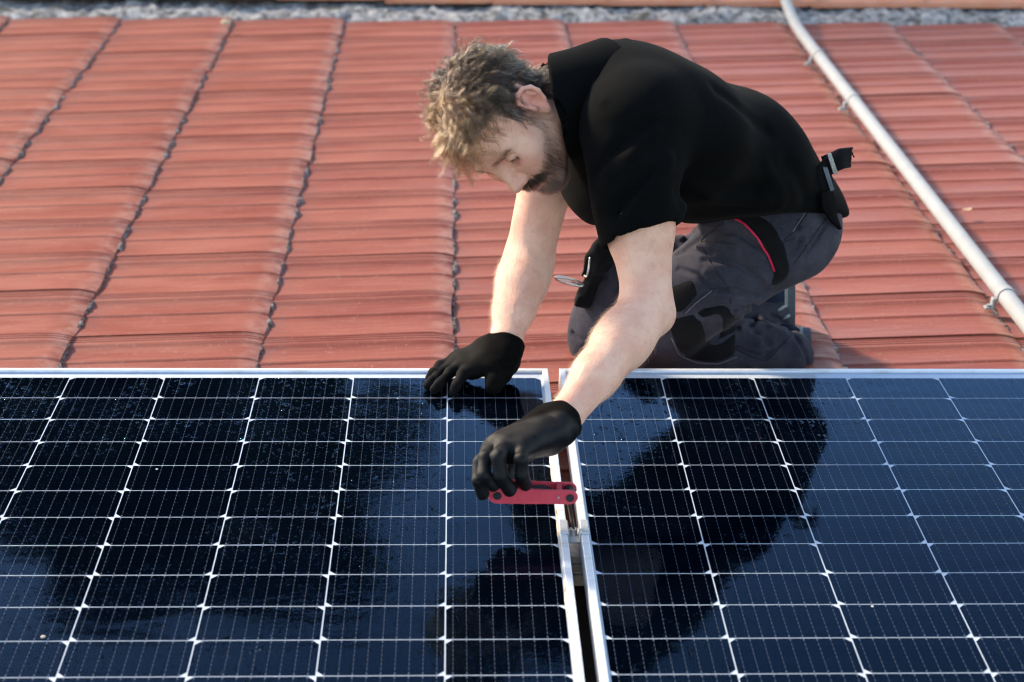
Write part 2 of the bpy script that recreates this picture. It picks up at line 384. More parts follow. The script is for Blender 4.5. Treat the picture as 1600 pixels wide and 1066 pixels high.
def make_panel(label, x_left, first_up, dirty):
    """x_left: outer left edge of the frame; the far short side lies at Y = 0.030"""
    W = 6 * PX + 0.028; L = ROWS * PY + 0.060
    root = empty('solar_panel', (x_left, 0.030, 0.0)); tag(root, label, 'solar panel', 'solar panels lying side by side')
    cs = [(0, 0), (W, 0), (W, -L), (0, -L)]
    for a, b, inw in ((0, 1, (0, -1, 0)), (1, 2, (-1, 0, 0)), (2, 3, (0, 1, 0)), (3, 0, (1, 0, 0))):
        V, F = rail_bar((*cs[a], 0), (*cs[b], 0), inw, M_ALU); mbb = MB(); mbb.add(V, F); mbb.build('frame_bar', M_FRAME, root)
    mbb = MB(); mbb.box((W / 2, -L / 2, -0.0045), (W / 2 - 0.004, L / 2 - 0.004, 0.0010)); mbb.build('backsheet', M_BACK, root)
    x0 = 0.014 
    for cidx in range(6):
        up = (cidx % 2 == 0) == first_up
        for r in range(ROWS):
            o = link('solar_cell', CELL_UP if up else CELL_DN, root)
            o.location = (x0 + (cidx + 0.5) * PX, -0.030 - (r + 0.5) * PY, -0.0033)
    nx, ny = 2, 2
    mbb = MB(); mbb.V = [(0.0105, -0.0105, -0.0008), (W - 0.0105, -0.0105, -0.0008), (W - 0.0105, -L + 0.0105, -0.0008), (0.0105, -L + 0.0105, -0.0008)]; mbb.F = [(3, 2, 1, 0)]
    mbb.build('glass', M_GLASS, root)
    return root
def mat_frame():
    t = NT('panel_frame'); c = t.coord(); n = t.noise(t.mapping(c, (6, 30, 6)), 3.0, 5, 0.65); n2 = t.noise(c, 240, 3)
    b = t.mix(t.ramp(n, 0.45, 0.72, 0, 0.6), (0.72, 0.75, 0.78), (0.48, 0.46, 0.43))
    b = t.mix(t.ramp(n2, 0.66, 0.76, 0, 0.35), b, (0.38, 0.30, 0.24))
    return t.pbr(b, 0.40, t.bump(n2, 0.0001), 0.25, 0.5)
M_FRAME = mat_frame()
PL = make_panel('solar panel left of the gap with a black glove planted flat on its far edge', 0.014 - 6 * PX - 0.028, False, True)
PR = make_panel('solar panel right of the gap, mirroring the kneeling man as a dark round patch', 0.0345, False, False)
# strip of dried sealant and rust along the inner lip of the left panel's frame bar
t = NT('dried_sealant'); c = t.coord(); n = t.noise(t.mapping(c, (40, 9, 10)), 3.0, 5, 0.7)
ms = t.pbr(t.mix(t.ramp(n, 0.52, 0.66), (0.50, 0.45, 0.38), (0.30, 0.15, 0.06)), 0.85, t.bump(n, 0.001))
sb = MB(); ys = np.linspace(-0.09, -1.55, 120)
for y in ys:
    w = 0.0036 + 0.0011 * math.sin(y * 31) + RNG.normal(0, 0.0004)
    sb.V += [(0.0036, y, -0.0002), (0.0028, y, 0.0010), (0.0034 - w, y, -0.0003)]
sb.F = [(3 * i + a, 3 * i + b, 3 * i + 3 + b, 3 * i + 3 + a) for i in range(len(ys) - 1) for a, b in ((0, 1), (1, 2))]
o = sb.build('sealant_strip', ms, PL); o.matrix_parent_inverse = Matrix.Translation((-PL.location.x, -PL.location.y, 0))

# ------------------------------------------------------------------ rail under the gap, its mid clamp and bolt, green wire
rb = MB(); sec = [(-0.577, -0.037), (-0.577, -0.046), (-0.580, -0.047), (-0.580, -0.051), (-0.577, -0.052), (-0.577, -0.066), (-0.582, -0.067), (-0.582, -0.072), (-0.577, -0.073), (-0.577, -0.089), (-0.617, -0.089)]
sec = [(-0.531, -0.037), (-0.571, -0.037), (-0.571, -0.045), (-0.566, -0.046), (-0.566, -0.050), (-0.571, -0.051), (-0.571, -0.064), (-0.566, -0.065), (-0.566, -0.069), (-0.571, -0.070), (-0.571, -0.088), (-0.531, -0.088)]
for x in (-1.2, 1.25):
    for (y, z) in sec: rb.V.append((x, y, z))
k = len(sec); rb.F = [(i, (i + 1) % k, k + (i + 1) % k, k + i) for i in range(k)] + [tuple(range(k)), tuple(range(k, 2 * k))[::-1]]
tag(rb.build('mounting_rail', M_ALU_DIRTY), 'grooved grey metal rail crossing under the gap between the two panels', 'rail')
BX, BY = 0.0245, -0.552
cl = empty('mid_clamp', (BX, BY, 0)); tag(cl, 'small silver clamp bridging the gap between both panel frames below the red tool', 'clamp')
q = MB(); q.box((-0.0158, 0, 0.0040), (0.0062, 0.0205, 0.0016), bev=0.001); q.box((0.0158, 0, 0.0040), (0.0062, 0.0205, 0.0016), bev=0.001); q.build('flange', M_ALU, cl)
q = MB(); q.box((-0.0088, 0, -0.004), (0.0008, 0.020, 0.0070)); q.box((0.0088, 0, -0.004), (0.0008, 0.020, 0.0070)); q.box((0, 0, -0.0115), (0.0095, 0.0198, 0.0012)); q.build('channel', M_ALU, cl)
q = MB(); q.disc((0, 0.004, -0.0095), (0, 0, 1), 0.0075, 0.002, 18); q.build('washer', M_STEEL, cl)
q = MB(); q.disc((0, 0.004, -0.0055), (0, 0, 1), 0.0060, 0.008, 18); q.disc((0, 0.004, -0.0013), (0, 0, 1), 0.0034, 0.0006, 6); autosmooth(q.build('bolt', M_STEEL, cl))
wv = MB(); wv.tube([(-0.3, -0.02, -0.045), (-0.05, -0.012, -0.040), (0.0, -0.0095, -0.038), (0.03, -0.0085, -0.039), (0.08, -0.012, -0.042), (0.3, -0.03, -0.05)], 0.0026, 8)
tag(autosmooth(wv.build('earth_wire', plain('green_yellow_insulation', (0.42, 0.40, 0.035), 0.45))), 'yellow green wire crossing the gap under the far corner of the panels', 'wire')

# ------------------------------------------------------------------ white pipe along a tile seam
pipe = empty('drain_pipe', atz(1420, 290, -0.07)); tag(pipe, 'white plastic pipe lying along a tile seam on the right side of the roof', 'pipe')
ctl = [atz(1214, -60, -0.02), atz(1221, -25, -0.03), atz(1229, 5, -0.045), atz(1243, 38, -0.064), atz(1267, 72, -0.07), atz(1310, 127, -0.07), atz(1435.6, 288, -0.07), atz(1571, 462, -0.07), atz(1684, 607, -0.07)]
def catmull(P, n=8):
    P = [np.array(p, float) for p in P]; P = [2 * P[0] - P[1]] + P + [2 * P[-1] - P[-2]]; out = []
    for i in range(1, len(P) - 2):
        for k in range(n):
            t = k / n; a, b, c, d = P[i - 1:i + 3]
            out.append(0.5 * (2 * b + (c - a) * t + (2 * a - 5 * b + 4 * c - d) * t * t + (3 * b - a - 3 * c + d) * t ** 3))
    out.append(P[-2]); return np.array(out)
loc0 = np.array(pipe.location)
pp = catmull(ctl, 8)
q = MB(); q.tube(pp - loc0, 0.0185, 24); autosmooth(q.build('tube', M_PVC, pipe))
def clip(px, py, s=1.0):
    c = atz(px, py, -0.07); i = int(np.argmin(np.linalg.norm(pp - c, axis=1))); c = pp[i] - loc0; d = pp[min(i + 1, len(pp) - 1)] - pp[i - 1]; d /= np.linalg.norm(d)
    side = np.cross(d, [0, 0, 1.0]); side /= np.linalg.norm(side); q = MB()
    for e in (-0.011, 0.011): pass
    ring = []
    for k in range(13):
        a = math.radians(-12 + 204 * k / 12)
        ring.append(side * math.cos(a) + np.array([0, 0, 1.0]) * math.sin(a))
    V = []
    for r in (0.0186, 0.0212):
        for e in (-0.011, 0.011):
            for u in ring: V.append(c + d * e + u * r)
    m_ = 13; F = []
    for k in range(12): F += [(k, k + 1, m_ + k + 1, m_ + k), (2 * m_ + k, 3 * m_ + k, 3 * m_ + k + 1, 2 * m_ + k + 1), (k, 2 * m_ + k, 2 * m_ + k + 1, k + 1), (m_ + k, m_ + k + 1, 3 * m_ + k + 1, 3 * m_ + k)]
    q.add(V, F)
    Rm = np.stack([d, side, [0, 0, 1.0]], 1)
    for sg in (-1, 1):
        q.box(c + side * sg * 0.024 + np.array([0, 0, -0.016]), (0.009, 0.0045, 0.011), Rm, 0.002)
        q.box(c + side * sg * 0.033 + np.array([0, 0, -0.027]), (0.009, 0.009, 0.0022), Rm, 0.001)
        q.disc(c + side * sg * 0.034 + np.array([0, 0, -0.023]), (0, 0, 1), 0.005, 0.005, 8)
    q.build('clip', M_PVC, pipe)
clip(1278, 86); clip(1327, 150); clip(1568, 457)

# ------------------------------------------------------------------ bits lying about
def pebble(name, p, r, mat, label, cat, group=None, flat=0.6):
    q = MB(); V = []; F = []; n, m_ = 7, 5
    for i in range(m_ + 1):
        th = math.pi * i / m_
        for k in range(n):
            a = 2 * math.pi * k / n; w = 1 + random.uniform(-0.2, 0.2)
            V.append((r * w * math.sin(th) * math.cos(a), r * 0.8 * w * math.sin(th) * math.sin(a), r * flat * math.cos(th)))
    F = [(i * n + k, i * n + (k + 1) % n, (i + 1) * n + (k + 1) % n, (i + 1) * n + k) for i in range(m_) for k in range(n)]
    F = [f[::-1] for f in F]
    q.add(V, F); return tag(q.build(name, mat, None, True, p), label, cat, group)
pebble('pebble', atz(353, 35, -0.078), 0.017, plain('lichen_stone', (0.50, 0.42, 0.27), 0.9), 'yellowish pebble wedged between two tile columns below the mortar', 'pebble')
lf = MB(); V = []
for i in range(7):
    u = i / 6; w = 0.0085 * math.sin(math.pi * (0.06 + 0.9 * u)) ** 0.8; x = (u - 0.5) * 0.036
    V += [(x, -w, 0.004 * abs(u - .5) + 0.003), (x, 0, 0.0008 + 0.006 * abs(u - 0.5)), (x, w, 0.005 * u)]
lf.add(V, [(3 * i + a, 3 * i + 3 + a, 3 * i + 4 + a, 3 * i + 1 + a) for i in range(6) for a in (0, 1)])
o = tag(lf.build('dry_leaf', plain('dry_leaf_skin', (0.50, 0.34, 0.20), 0.8), None, True, atz(1510, 329, -0.088)), 'small dry curled leaf lying on the tiles just right of the white pipe', 'leaf'); o.rotation_euler = (0, 0.05, 0.5)
wf = plain('pale_fleck', (0.75, 0.72, 0.66), 0.9)
pebble('crumb', atz(67, 995, 0.0006), 0.0034, plain('tan_crumb', (0.62, 0.47, 0.33), 0.9), 'tan crumb on the left panel near its bottom left corner', 'crumb', None, 0.5)
pebble('crumb', atz(1363, 947.5, 0.0004), 0.0021, wf, 'white crumb on the lower part of the right panel', 'crumb', None, 0.5)
pebble('crumb', atz(245, 733, 0.0004), 0.0020, wf, 'white crumb on the upper left part of the left panel', 'crumb', None, 0.4)

# ------------------------------------------------------------------ dark trees standing beyond the roof (seen mirrored in the left panel)
def treeline():
    r = np.random.default_rng(5); V = []; F = []
    def leafclump(c, R, n, s):
        d = r.normal(size=(n, 3)); d /= np.linalg.norm(d, axis=1)[:, None]; p = c + d * R * (r.random((n, 1)) ** 0.45)
        for q in p:
            a = r.normal(size=3); a /= np.linalg.norm(a); b = np.cross(a, r.normal(size=3)); b /= np.linalg.norm(b); k = s * r.uniform(0.6, 1.4); i = len(V)
            V.extend([q - a * k, q + b * k * 0.5, q + a * k, q - b * k * 0.5]); F.append((i, i + 1, i + 2, i + 3))
    for x in np.arange(-8.9, -0.85, 0.5):
        top = 8.5 + 0.4 * math.sin(x * 1.7) - (1.2 if x > -1.25 else 0.0)
        for z in np.arange(-4.6, top, 0.75):
            w = 0.85 if z < top - 1.2 else 0.6
            leafclump(np.array([x + r.normal(0, .25), 12.5 + r.normal(0, .5), z]), np.array([0.6, 0.8, 0.6]) * w, 150, 0.27)
    t = NT('dark_foliage'); c = t.coord(); n = t.noise(c, 0.9, 4)
    o = link('treeline', mesh('treeline', V, F, t.pbr(t.mix(t.ramp(n, 0.3, 0.7), (0.010, 0.020, 0.008), (0.026, 0.042, 0.014)), 0.7)))
    tag(o, kind='stuff')
treeline()

# =================================================================== implicit surfaces -> meshes (sparse surface nets)
def nrm(v): v = np.array(v, float); return v / np.linalg.norm(v)
class Rc:      # capsule whose radius changes from end to end
    def __init__(s, a, b, ra, rb, sc=None): s.a = np.array(a, float); s.b = np.array(b, float); s.ra = ra; s.rb = rb
    def __call__(s, p):
        ab = s.b - s.a; t = np.clip(((p - s.a) @ ab) / (ab @ ab), 0, 1)
        return np.linalg.norm(p - s.a - t[:, None] * ab, axis=1) - (s.ra + (s.rb - s.ra) * t)
class El:      # ellipsoid; columns of M are its axes
    def __init__(s, c, r, M=None): s.c = np.array(c, float); s.r = np.array(r, float); s.M = np.eye(3) if M is None else np.array(M, float)
    def __call__(s, p):
        q = (p - s.c) @ s.M; k0 = np.linalg.norm(q / s.r, axis=1); k1 = np.linalg.norm(q / s.r ** 2, axis=1)
        return np.where(k1 > 1e-9, k0 * (k0 - 1) / np.maximum(k1, 1e-9), -s.r.min())
class Bx:      # rounded box
    def __init__(s, c, h, M=None, r=0.004): s.c = np.array(c, float); s.h = np.array(h, float) - r; s.M = np.eye(3) if M is None else np.array(M, float); s.r = r
    def __call__(s, p):
        q = np.abs((p - s.c) @ s.M) - s.h
        return np.linalg.norm(np.maximum(q, 0), axis=1) + np.minimum(q.max(1), 0) - s.r
class Fl:      # flattened capsule: cross-section squashed along n by factor f
    def __init__(s, a, b, ra, rb, n, f):
        s.n = nrm(n); s.f = f; s.a = np.array(a, float); s.b = np.array(b, float); s.ra = ra; s.rb = rb
    def __call__(s, p):
        ab = s.b - s.a; q = p - s.a; t = np.clip((q @ ab) / (ab @ ab), 0, 1); e = q - t[:, None] * ab
        en = e @ s.n; w = np.sqrt(np.maximum((e ** 2).sum(1) - en ** 2, 0) + (en / s.f) ** 2)
        return (w - (s.ra + (s.rb - s.ra) * t)) * min(1.0, s.f)
class Cut:     # part of a shape on the negative side of a plane
    def __init__(s, sh, o, n, k=0.004): s.sh = sh; s.o = np.array(o, float); s.n = nrm(n); s.k = k
    def __call__(s, p):
        a = s.sh(p); b = (p - s.o) @ s.n; h = np.maximum(s.k - np.abs(a - b), 0) / s.k
        return np.maximum(a, b) + h * h * s.k * 0.25
class Line:    # soft groove (amp > 0) or ridge (amp < 0) along a polyline
    def __init__(s, pts, amp, w): s.P = np.array(pts, float); s.amp = amp; s.w = w
    def dist(s, p):
        d = np.full(len(p), 9.0)
        for a, b in zip(s.P[:-1], s.P[1:]):
            ab = b - a; t = np.clip(((p - a) @ ab) / (ab @ ab + 1e-12), 0, 1); d = np.minimum(d, np.linalg.norm(p - a - t[:, None] * ab, axis=1))
        return d
    def __call__(s, p): return s.dist(p) - 2.6 * s.w
    def disp(s, p): return s.amp * np.exp(-(s.dist(p) / s.w) ** 2)
class Off:
    def __init__(s, sh, d): s.sh = sh; s.d = d
    def __call__(s, p): return s.sh(p) + s.d
def smin(a, b, k):
    if k <= 0: return np.minimum(a, b)
    h = np.maximum(k - np.abs(a - b), 0) / k; return np.minimum(a, b) - h * h * k * 0.25
def field_eval(prims, p):
    v = np.full(len(p), 9.0)
    for op, sh, k in prims:
        if op == 'u': v = smin(v, sh(p), k)
        elif op == 's': v = -smin(-v, sh(p), k)
        elif op == 'i': v = -smin(-v, -sh(p), k)
        elif op == 'd': v = v + sh.disp(p)
        elif op == 'f': v = v + sh(p)
    return v
def sdf_mesh(prims, lo, hi, h):
    """prims: (op, shape, blend). op: u union, s subtract, i intersect, d line displacement, f free displacement"""
    N = 8; lo = np.array(lo, float); nb = np.ceil((np.array(hi) - lo) / (N * h)).astype(int)
    I = np.stack(np.meshgrid(*[np.arange(n) for n in nb], indexing='ij'), -1).reshape(-1, 3)
    ctr = lo + (I + 0.5) * N * h; hd = N * h * 0.87
    U = [pr for pr in prims]; D = np.full((len(ctr), len(U)), -9.0, np.float32); m_ = np.full(len(ctr), 9.0)
    for i, (op, sh, k) in enumerate(U):
        if op == 'f': continue
        D[:, i] = sh(ctr)
        if op == 'u': m_ = smin(m_, D[:, i], k)
    act = np.abs(m_) < hd * 1.25 + 0.012
    # blocks deep inside can be skipped, but a subtraction may open them
    for i, (op, sh, k) in enumerate(U):
        if op in ('s', 'i'): act |= (np.abs(D[:, i]) < hd * 1.2 + k) & (m_ < hd)
    I = I[act]; D = D[act]; m_ = m_[act]; B = len(I)
    loc = np.stack(np.meshgrid(*[np.arange(N + 1)] * 3, indexing='ij'), -1).reshape(-1, 3) * h
    org = lo + I * N * h; val = np.full((B, (N + 1) ** 3), 9.0, np.float32)
    for i, (op, sh, k) in enumerate(U):
        if op == 'u': sel = np.where(D[:, i] < m_ + 3.6 * hd + 2.5 * k)[0]
        elif op == 's': sel = np.where(D[:, i] < hd * 2.0 + k)[0]
        elif op == 'd': sel = np.where(D[:, i] < hd * 1.3 + 0.002)[0]
        else: sel = np.arange(B)
        for c0 in range(0, len(sel), 800):
            s_ = sel[c0:c0 + 800]
            p = (org[s_][:, None, :] + loc[None]).reshape(-1, 3); v = val[s_].reshape(-1)
            if op == 'u': v = smin(v, sh(p), k)
            elif op == 's': v = -smin(-v, sh(p), k)
            elif op == 'i': v = -smin(-v, -sh(p), k)
            elif op == 'd': v = v + sh.disp(p)
            else: v = v + sh(p)
            val[s_] = v.reshape(len(s_), -1)
    val = val.reshape(B, N + 1, N + 1, N + 1)
    neg = val < 0; cnt = np.zeros((B, N, N, N), np.int8)
    for dx in (0, 1):
        for dy in (0, 1):
            for dz in (0, 1): cnt += neg[:, dx:N + dx, dy:N + dy, dz:N + dz]
    b, i, j, k = np.where((cnt > 0) & (cnt < 8))
    acc = np.zeros((len(b), 3)); n_ = np.zeros(len(b))
    corners = [(x, y, z) for x in (0, 1) for y in (0, 1) for z in (0, 1)]
    for c in corners:
        for ax in range(3):
            if c[ax]: continue
            c2 = list(c); c2[ax] = 1
            v0 = val[b, i + c[0], j + c[1], k + c[2]]; v1 = val[b, i + c2[0], j + c2[1], k + c2[2]]
            x = (v0 < 0) != (v1 < 0); t = np.where(x, v0 / np.where(x, v0 - v1, 1), 0)
            pos = np.array(c, float)[None].repeat(len(b), 0); pos[:, ax] = t
            acc += np.where(x[:, None], pos, 0); n_ += x
    V = org[b] + (np.stack([i, j, k], 1) + acc / np.maximum(n_, 1)[:, None]) * h
    tot = nb * N + 2; gid = lambda g: (g[:, 0] * tot[1] + g[:, 1]) * tot[2] + g[:, 2]
    key = gid(I[b] * N + np.stack([i, j, k], 1)); order = np.argsort(key); ks = key[order]
    def look(g):
        q = gid(g); r = np.searchsorted(ks, q); r = np.minimum(r, len(ks) - 1); return np.where(ks[r] == q, order[r], -1)
    F = []
    for ax in range(3):
        u, w = (ax + 1) % 3, (ax + 2) % 3
        sl0 = [slice(0, N)] * 3; sl1 = [slice(0, N)] * 3; sl1[ax] = slice(1, N + 1)
        a = neg[:, sl0[0], sl0[1], sl0[2]]; c = neg[:, sl1[0], sl1[1], sl1[2]]
        bb, ii, jj, kk = np.where(a != c); g = I[bb] * N + np.stack([ii, jj, kk], 1); inside = a[bb, ii, jj, kk]
        q = []
        for du, dw in ((-1, -1), (0, -1), (0, 0), (-1, 0)):
            g2 = g.copy(); g2[:, u] += du; g2[:, w] += dw; q.append(look(g2))
        q = np.stack(q, 1); q[~inside] = q[~inside][:, ::-1]; F.append(q[(q >= 0).all(1)])
    return V, np.concatenate(F)
def relax(V, F, n=1, lam=0.5):
    e = np.concatenate([F[:, [0, 1]], F[:, [1, 2]], F[:, [2, 3]], F[:, [3, 0]]]); e = np.concatenate([e, e[:, ::-1]])
    for _ in range(n):
        s = np.stack([np.bincount(e[:, 0], V[e[:, 1], k], len(V)) for k in range(3)], 1); c = np.bincount(e[:, 0], minlength=len(V))
        V = V + lam * (s / np.maximum(c, 1)[:, None] - V)
    return V
def fast_mesh(name, V, F, mats, attrs=None, midx=None):
    me = bpy.data.meshes.new(name); me.vertices.add(len(V)); me.vertices.foreach_set('co', np.ascontiguousarray(V, np.float32).ravel())
    me.loops.add(F.size); me.loops.foreach_set('vertex_index', np.ascontiguousarray(F, np.int32).ravel())
    me.polygons.add(len(F)); me.polygons.foreach_set('loop_start', np.arange(0, F.size, F.shape[1], dtype=np.int32))
    try: me.polygons.foreach_set('loop_total', np.full(len(F), F.shape[1], np.int32))
    except Exception: pass
    for m_ in (mats if isinstance(mats, (list, tuple)) else [mats]): me.materials.append(m_)
    if midx is not None: me.polygons.foreach_set('material_index', midx.astype(np.int32))
    me.update(calc_edges=True); me.validate()
    me.polygons.foreach_set('use_smooth', np.ones(len(me.polygons), bool))
    for k, a in (attrs or {}).items():
        at_ = me.attributes.new(k, 'FLOAT', 'POINT'); at_.data.foreach_set('value', np.ascontiguousarray(a, np.float32))
    me.update(); return me
def sines(seed, sc, amp, n=7):
    r = np.random.default_rng(seed); K = r.normal(size=(n, 3)); K /= np.linalg.norm(K, axis=1)[:, None]; K *= sc * r.uniform(0.5, 1.6, (n, 1)); ph = r.uniform(0, 6.28, n)
    return lambda p: amp * np.sin(p @ K.T + ph).sum(1) / math.sqrt(n)

# =================================================================== the man
# skeleton (every joint is a point of the place; Y is how far up the roof it is)
HEAD_R = np.array([[-0.099, 0.540, -0.836], [-0.640, -0.678, -0.362], [-0.762, 0.499, 0.413]])
HEAD_R = np.linalg.qr(HEAD_R)[0] * np.sign(np.diag(np.linalg.qr(HEAD_R)[1]))
HEAD_O = np.array([-0.075, -0.040, 0.493])
def H(f, l, u): return HEAD_O + HEAD_R @ np.array([f, l, u], float)
HM = HEAD_R
shL, shR = at(990, 200, -0.10), at(874, 190, 0.22)
elL, wrL = at(1008, 486, -0.26), at(881, 652, -0.45)
elR, wrR = at(826, 407, 0.16), at(790, 532, 0.0)
neckb = at(925, 150, 0.06)
hipL, hipR = at(1222, 362, 0.19), at(1222, 350, 0.36)
knL, knR = at(1000, 527, 0.27), at(950, 525, 0.36)
anL, anR = at(1220, 556, 0.32), at(1195, 490, 0.45)
pel = at(1208, 312, 0.27); wst = at(1146, 256, 0.19); chs = at(1018, 198, 0.07)

# ---- skin: head, neck, trunk, arms, legs as one surface
def head_prims():
    P = []
    u = lambda sh, k: P.append(('u', sh, k)); s = lambda sh, k: P.append(('s', sh, k))
    E = lambda c, r, M=None: El(H(*c), r, HM if M is None else M)
    R = lambda a, b, ra, rb: Rc(H(*a), H(*b), ra, rb)
    u(E((-0.006, 0, 0.036), (0.096, 0.075, 0.083)), 0)
    u(E((0.030, 0, 0.030), (0.062, 0.064, 0.062)), 0.03)
    u(E((0.034, 0, -0.030), (0.058, 0.058, 0.078)), 0.03)
    for sg in (-1, 1):
        u(R((0.002, 0.050 * sg, -0.062), (0.070, 0.016 * sg, -0.100), 0.019, 0.019), 0.03)
        u(E((0.056, 0.044 * sg, -0.026), (0.030, 0.022, 0.021)), 0.025)                       # cheekbone
        u(E((0.066, 0.030 * sg, -0.050), (0.024, 0.020, 0.026)), 0.025)                       # cheek
        u(R((0.080, 0.013 * sg, 0.0185), (0.069, 0.047 * sg, 0.018), 0.0118, 0.0092), 0.012)  # brow
    u(E((0.078, 0, -0.104), (0.020, 0.021, 0.017)), 0.02)                                     # chin
    u(E((0.072, 0, -0.072), (0.028, 0.034, 0.028)), 0.02)                                     # muzzle
    for sg in (-1, 1):
        s(E((0.094, 0.033 * sg, -0.001), (0.0165, 0.0175, 0.0130)), 0.010)                    # eye socket
        s(E((0.086, 0.019 * sg, -0.004), (0.010, 0.007, 0.010)), 0.010)
        # lids over the eyeball, lowered
        ball = El(H(0.0735, 0.032 * sg, -0.0015), (0.0142, 0.0150, 0.0142), HM)
        u(Cut(ball, H(0.086, 0.032 * sg, -0.0018), HM @ nrm((0.30, 0, -1.0)), 0.002), 0.004)
        u(Cut(ball, H(0.086, 0.032 * sg, -0.0092), HM @ nrm((0.30, 0, 1.0)), 0.002), 0.004)
        P.append(('d', Line([H(0.086, 0.020 * sg, 0.006), H(0.0875, 0.032 * sg, 0.0085), H(0.080, 0.046 * sg, 0.004)], 0.0022, 0.0020), 0))   # lid crease
        P.append(('d', Line([H(0.088, 0.020 * sg, -0.012), H(0.0865, 0.032 * sg, -0.0175), H(0.078, 0.045 * sg, -0.015)], 0.0030, 0.0030), 0))  # bag
        P.append(('d', Line([H(0.072, 0.050 * sg, -0.004), H(0.060, 0.060 * sg, -0.008)], 0.0016, 0.0016), 0))
        P.append(('d', Line([H(0.073, 0.050 * sg, 0.000), H(0.061, 0.061 * sg, 0.003)], 0.0016, 0.0016), 0))
        P.append(('d', Line([H(0.098, 0.018 * sg, -0.046), H(0.092, 0.030 * sg, -0.064), H(0.086, 0.034 * sg, -0.076)], 0.0026, 0.0042), 0))     # smile fold
    # nose
    u(R((0.086, 0, 0.012), (0.108, 0, -0.034), 0.0078, 0.0100), 0.012)
    u(E((0.1095, 0, -0.0385), (0.0135, 0.0115, 0.0105)), 0.008)
    for sg in (-1, 1):
        u(E((0.0985, 0.0125 * sg, -0.0435), (0.0120, 0.0070, 0.0085)), 0.006)
        s(E((0.1055, 0.0068 * sg, -0.0520), (0.0055, 0.0036, 0.0060)), 0.003)
        P.append(('d', Line([H(0.103, 0.0175 * sg, -0.036), H(0.094, 0.0200 * sg, -0.040), H(0.091, 0.0195 * sg, -0.050)], 0.0012, 0.0022), 0))
    # lips
    for sg in (-1, 1):
        u(R((0.1015, 0.003 * sg, -0.0675), (0.0915, 0.0235 * sg, -0.0725), 0.0052, 0.0030), 0.004)
        u(R((0.1000, 0.0, -0.0795), (0.0905, 0.0210 * sg, -0.0745), 0.0062, 0.0032), 0.004)
    P.append(('d', Line([H(0.0925, -0.026, -0.0735), H(0.104, -0.010, -0.0725), H(0.106, 0, -0.0732), H(0.104, 0.010, -0.0725), H(0.0925, 0.026, -0.0735)], 0.0030, 0.0017), 0))
    P.append(('d', Line([H(0.098, -0.014, -0.0900), H(0.101, 0, -0.0895), H(0.098, 0.014, -0.0900)], 0.0022, 0.0050), 0))
    for k, uu in enumerate((0.040, 0.052, 0.064)):
        P.append(('d', Line([H(0.078, -0.035, uu), H(0.088, -0.012, uu - 0.003), H(0.088, 0.012, uu - 0.003), H(0.078, 0.035, uu)], 0.0014, 0.0017), 0))
    for sg in (-1, 1): P.append(('d', Line([H(0.096, 0.006 * sg, 0.012), H(0.094, 0.008 * sg, 0.026)], 0.0011, 0.0017), 0))
    # ears
    for sg in (-1, 1):
        e = lambda f, l, uu: H(f, sg * l, uu)
        tilt = HM @ np.array([[0.96, sg * 0.28, 0.0], [sg * -0.28, 0.96, 0.0], [0, 0, 1.0]])
        u(El(e(-0.006, 0.0785, -0.004), (0.0185, 0.0050, 0.0290), tilt), 0.006)
        hp = [(0.006, 0.078, -0.002), (0.011, 0.079, 0.014), (0.008, 0.081, 0.025), (-0.002, 0.085, 0.0315), (-0.014, 0.090, 0.027), (-0.0215, 0.092, 0.012), (-0.021, 0.091, -0.004), (-0.014, 0.087, -0.019), (-0.006, 0.082, -0.029)]
        for a, c in zip(hp[:-1], hp[1:]): u(Rc(e(*a), e(*c), 0.0040, 0.0040), 0.003)
        u(El(e(-0.002, 0.080, -0.031), (0.0085, 0.0048, 0.0095), tilt), 0.005)
        for a, c in (((-0.013, 0.0865, 0.016), (-0.014, 0.0875, 0.0)), ((-0.014, 0.0875, 0.0), (-0.008, 0.084, -0.015))): u(Rc(e(*a), e(*c), 0.0036, 0.0034), 0.004)
        s(El(e(-0.003, 0.087, -0.006), (0.0095, 0.0100, 0.0130), tilt), 0.003)
        P.append(('d', Line([e(0.005, 0.080, 0.018), e(-0.003, 0.083, 0.0255), e(-0.014, 0.088, 0.020), e(-0.0165, 0.0895, 0.004), e(-0.012, 0.087, -0.012)], 0.0026, 0.0022), 0))
        u(El(e(0.008, 0.081, -0.008), (0.0050, 0.0048, 0.0075), tilt), 0.004)
    return P
HEADP = head_prims()
armL = [('u', Rc(shL, shL + (elL - shL) * 0.55, 0.060, 0.0525), 0.02), ('u', Rc(shL + (elL - shL) * 0.5, elL + np.array([0.006, 0, 0]), 0.0525, 0.0385), 0.025)]
def forearm(el, wr, rmax, wrist, up):
    d = wr - el
    return [('u', Rc(el, el + d * 0.30, rmax - 0.0045, rmax), 0.03), ('u', Rc(el + d * 0.25, el + d * 0.62, rmax, rmax - 0.0085), 0.025), ('u', Fl(el + d * 0.6, wr, rmax - 0.0085, wrist, up, 0.86), 0.02), ('u', Fl(wr, wr + d * 0.12, wrist, wrist * 0.95, up, 0.8), 0.01)]
BODY = list(HEADP)
BODY += [('u', Rc(H(-0.028, 0, -0.035), neckb, 0.053, 0.054), 0.025), ('u', Rc(H(0.026, 0.0, -0.080), neckb + nrm(chs - neckb) * 0.03, 0.026, 0.040), 0.02)]
BODY += [('u', Rc(neckb, chs, 0.06, 0.095), 0.03), ('u', Rc(chs, wst, 0.095, 0.085), 0.03), ('u', Rc(wst, pel, 0.08, 0.06), 0.03), ('u', Rc(shL, shR, 0.052, 0.052), 0.03)]
BODY += armL + forearm(elL, wrL, 0.0425, 0.0265, (0.3, -0.6, 0.7))
BODY += [('u', El(elL + np.array([0.025, 0.0, -0.010]), (0.016, 0.016, 0.018)), 0.022)]
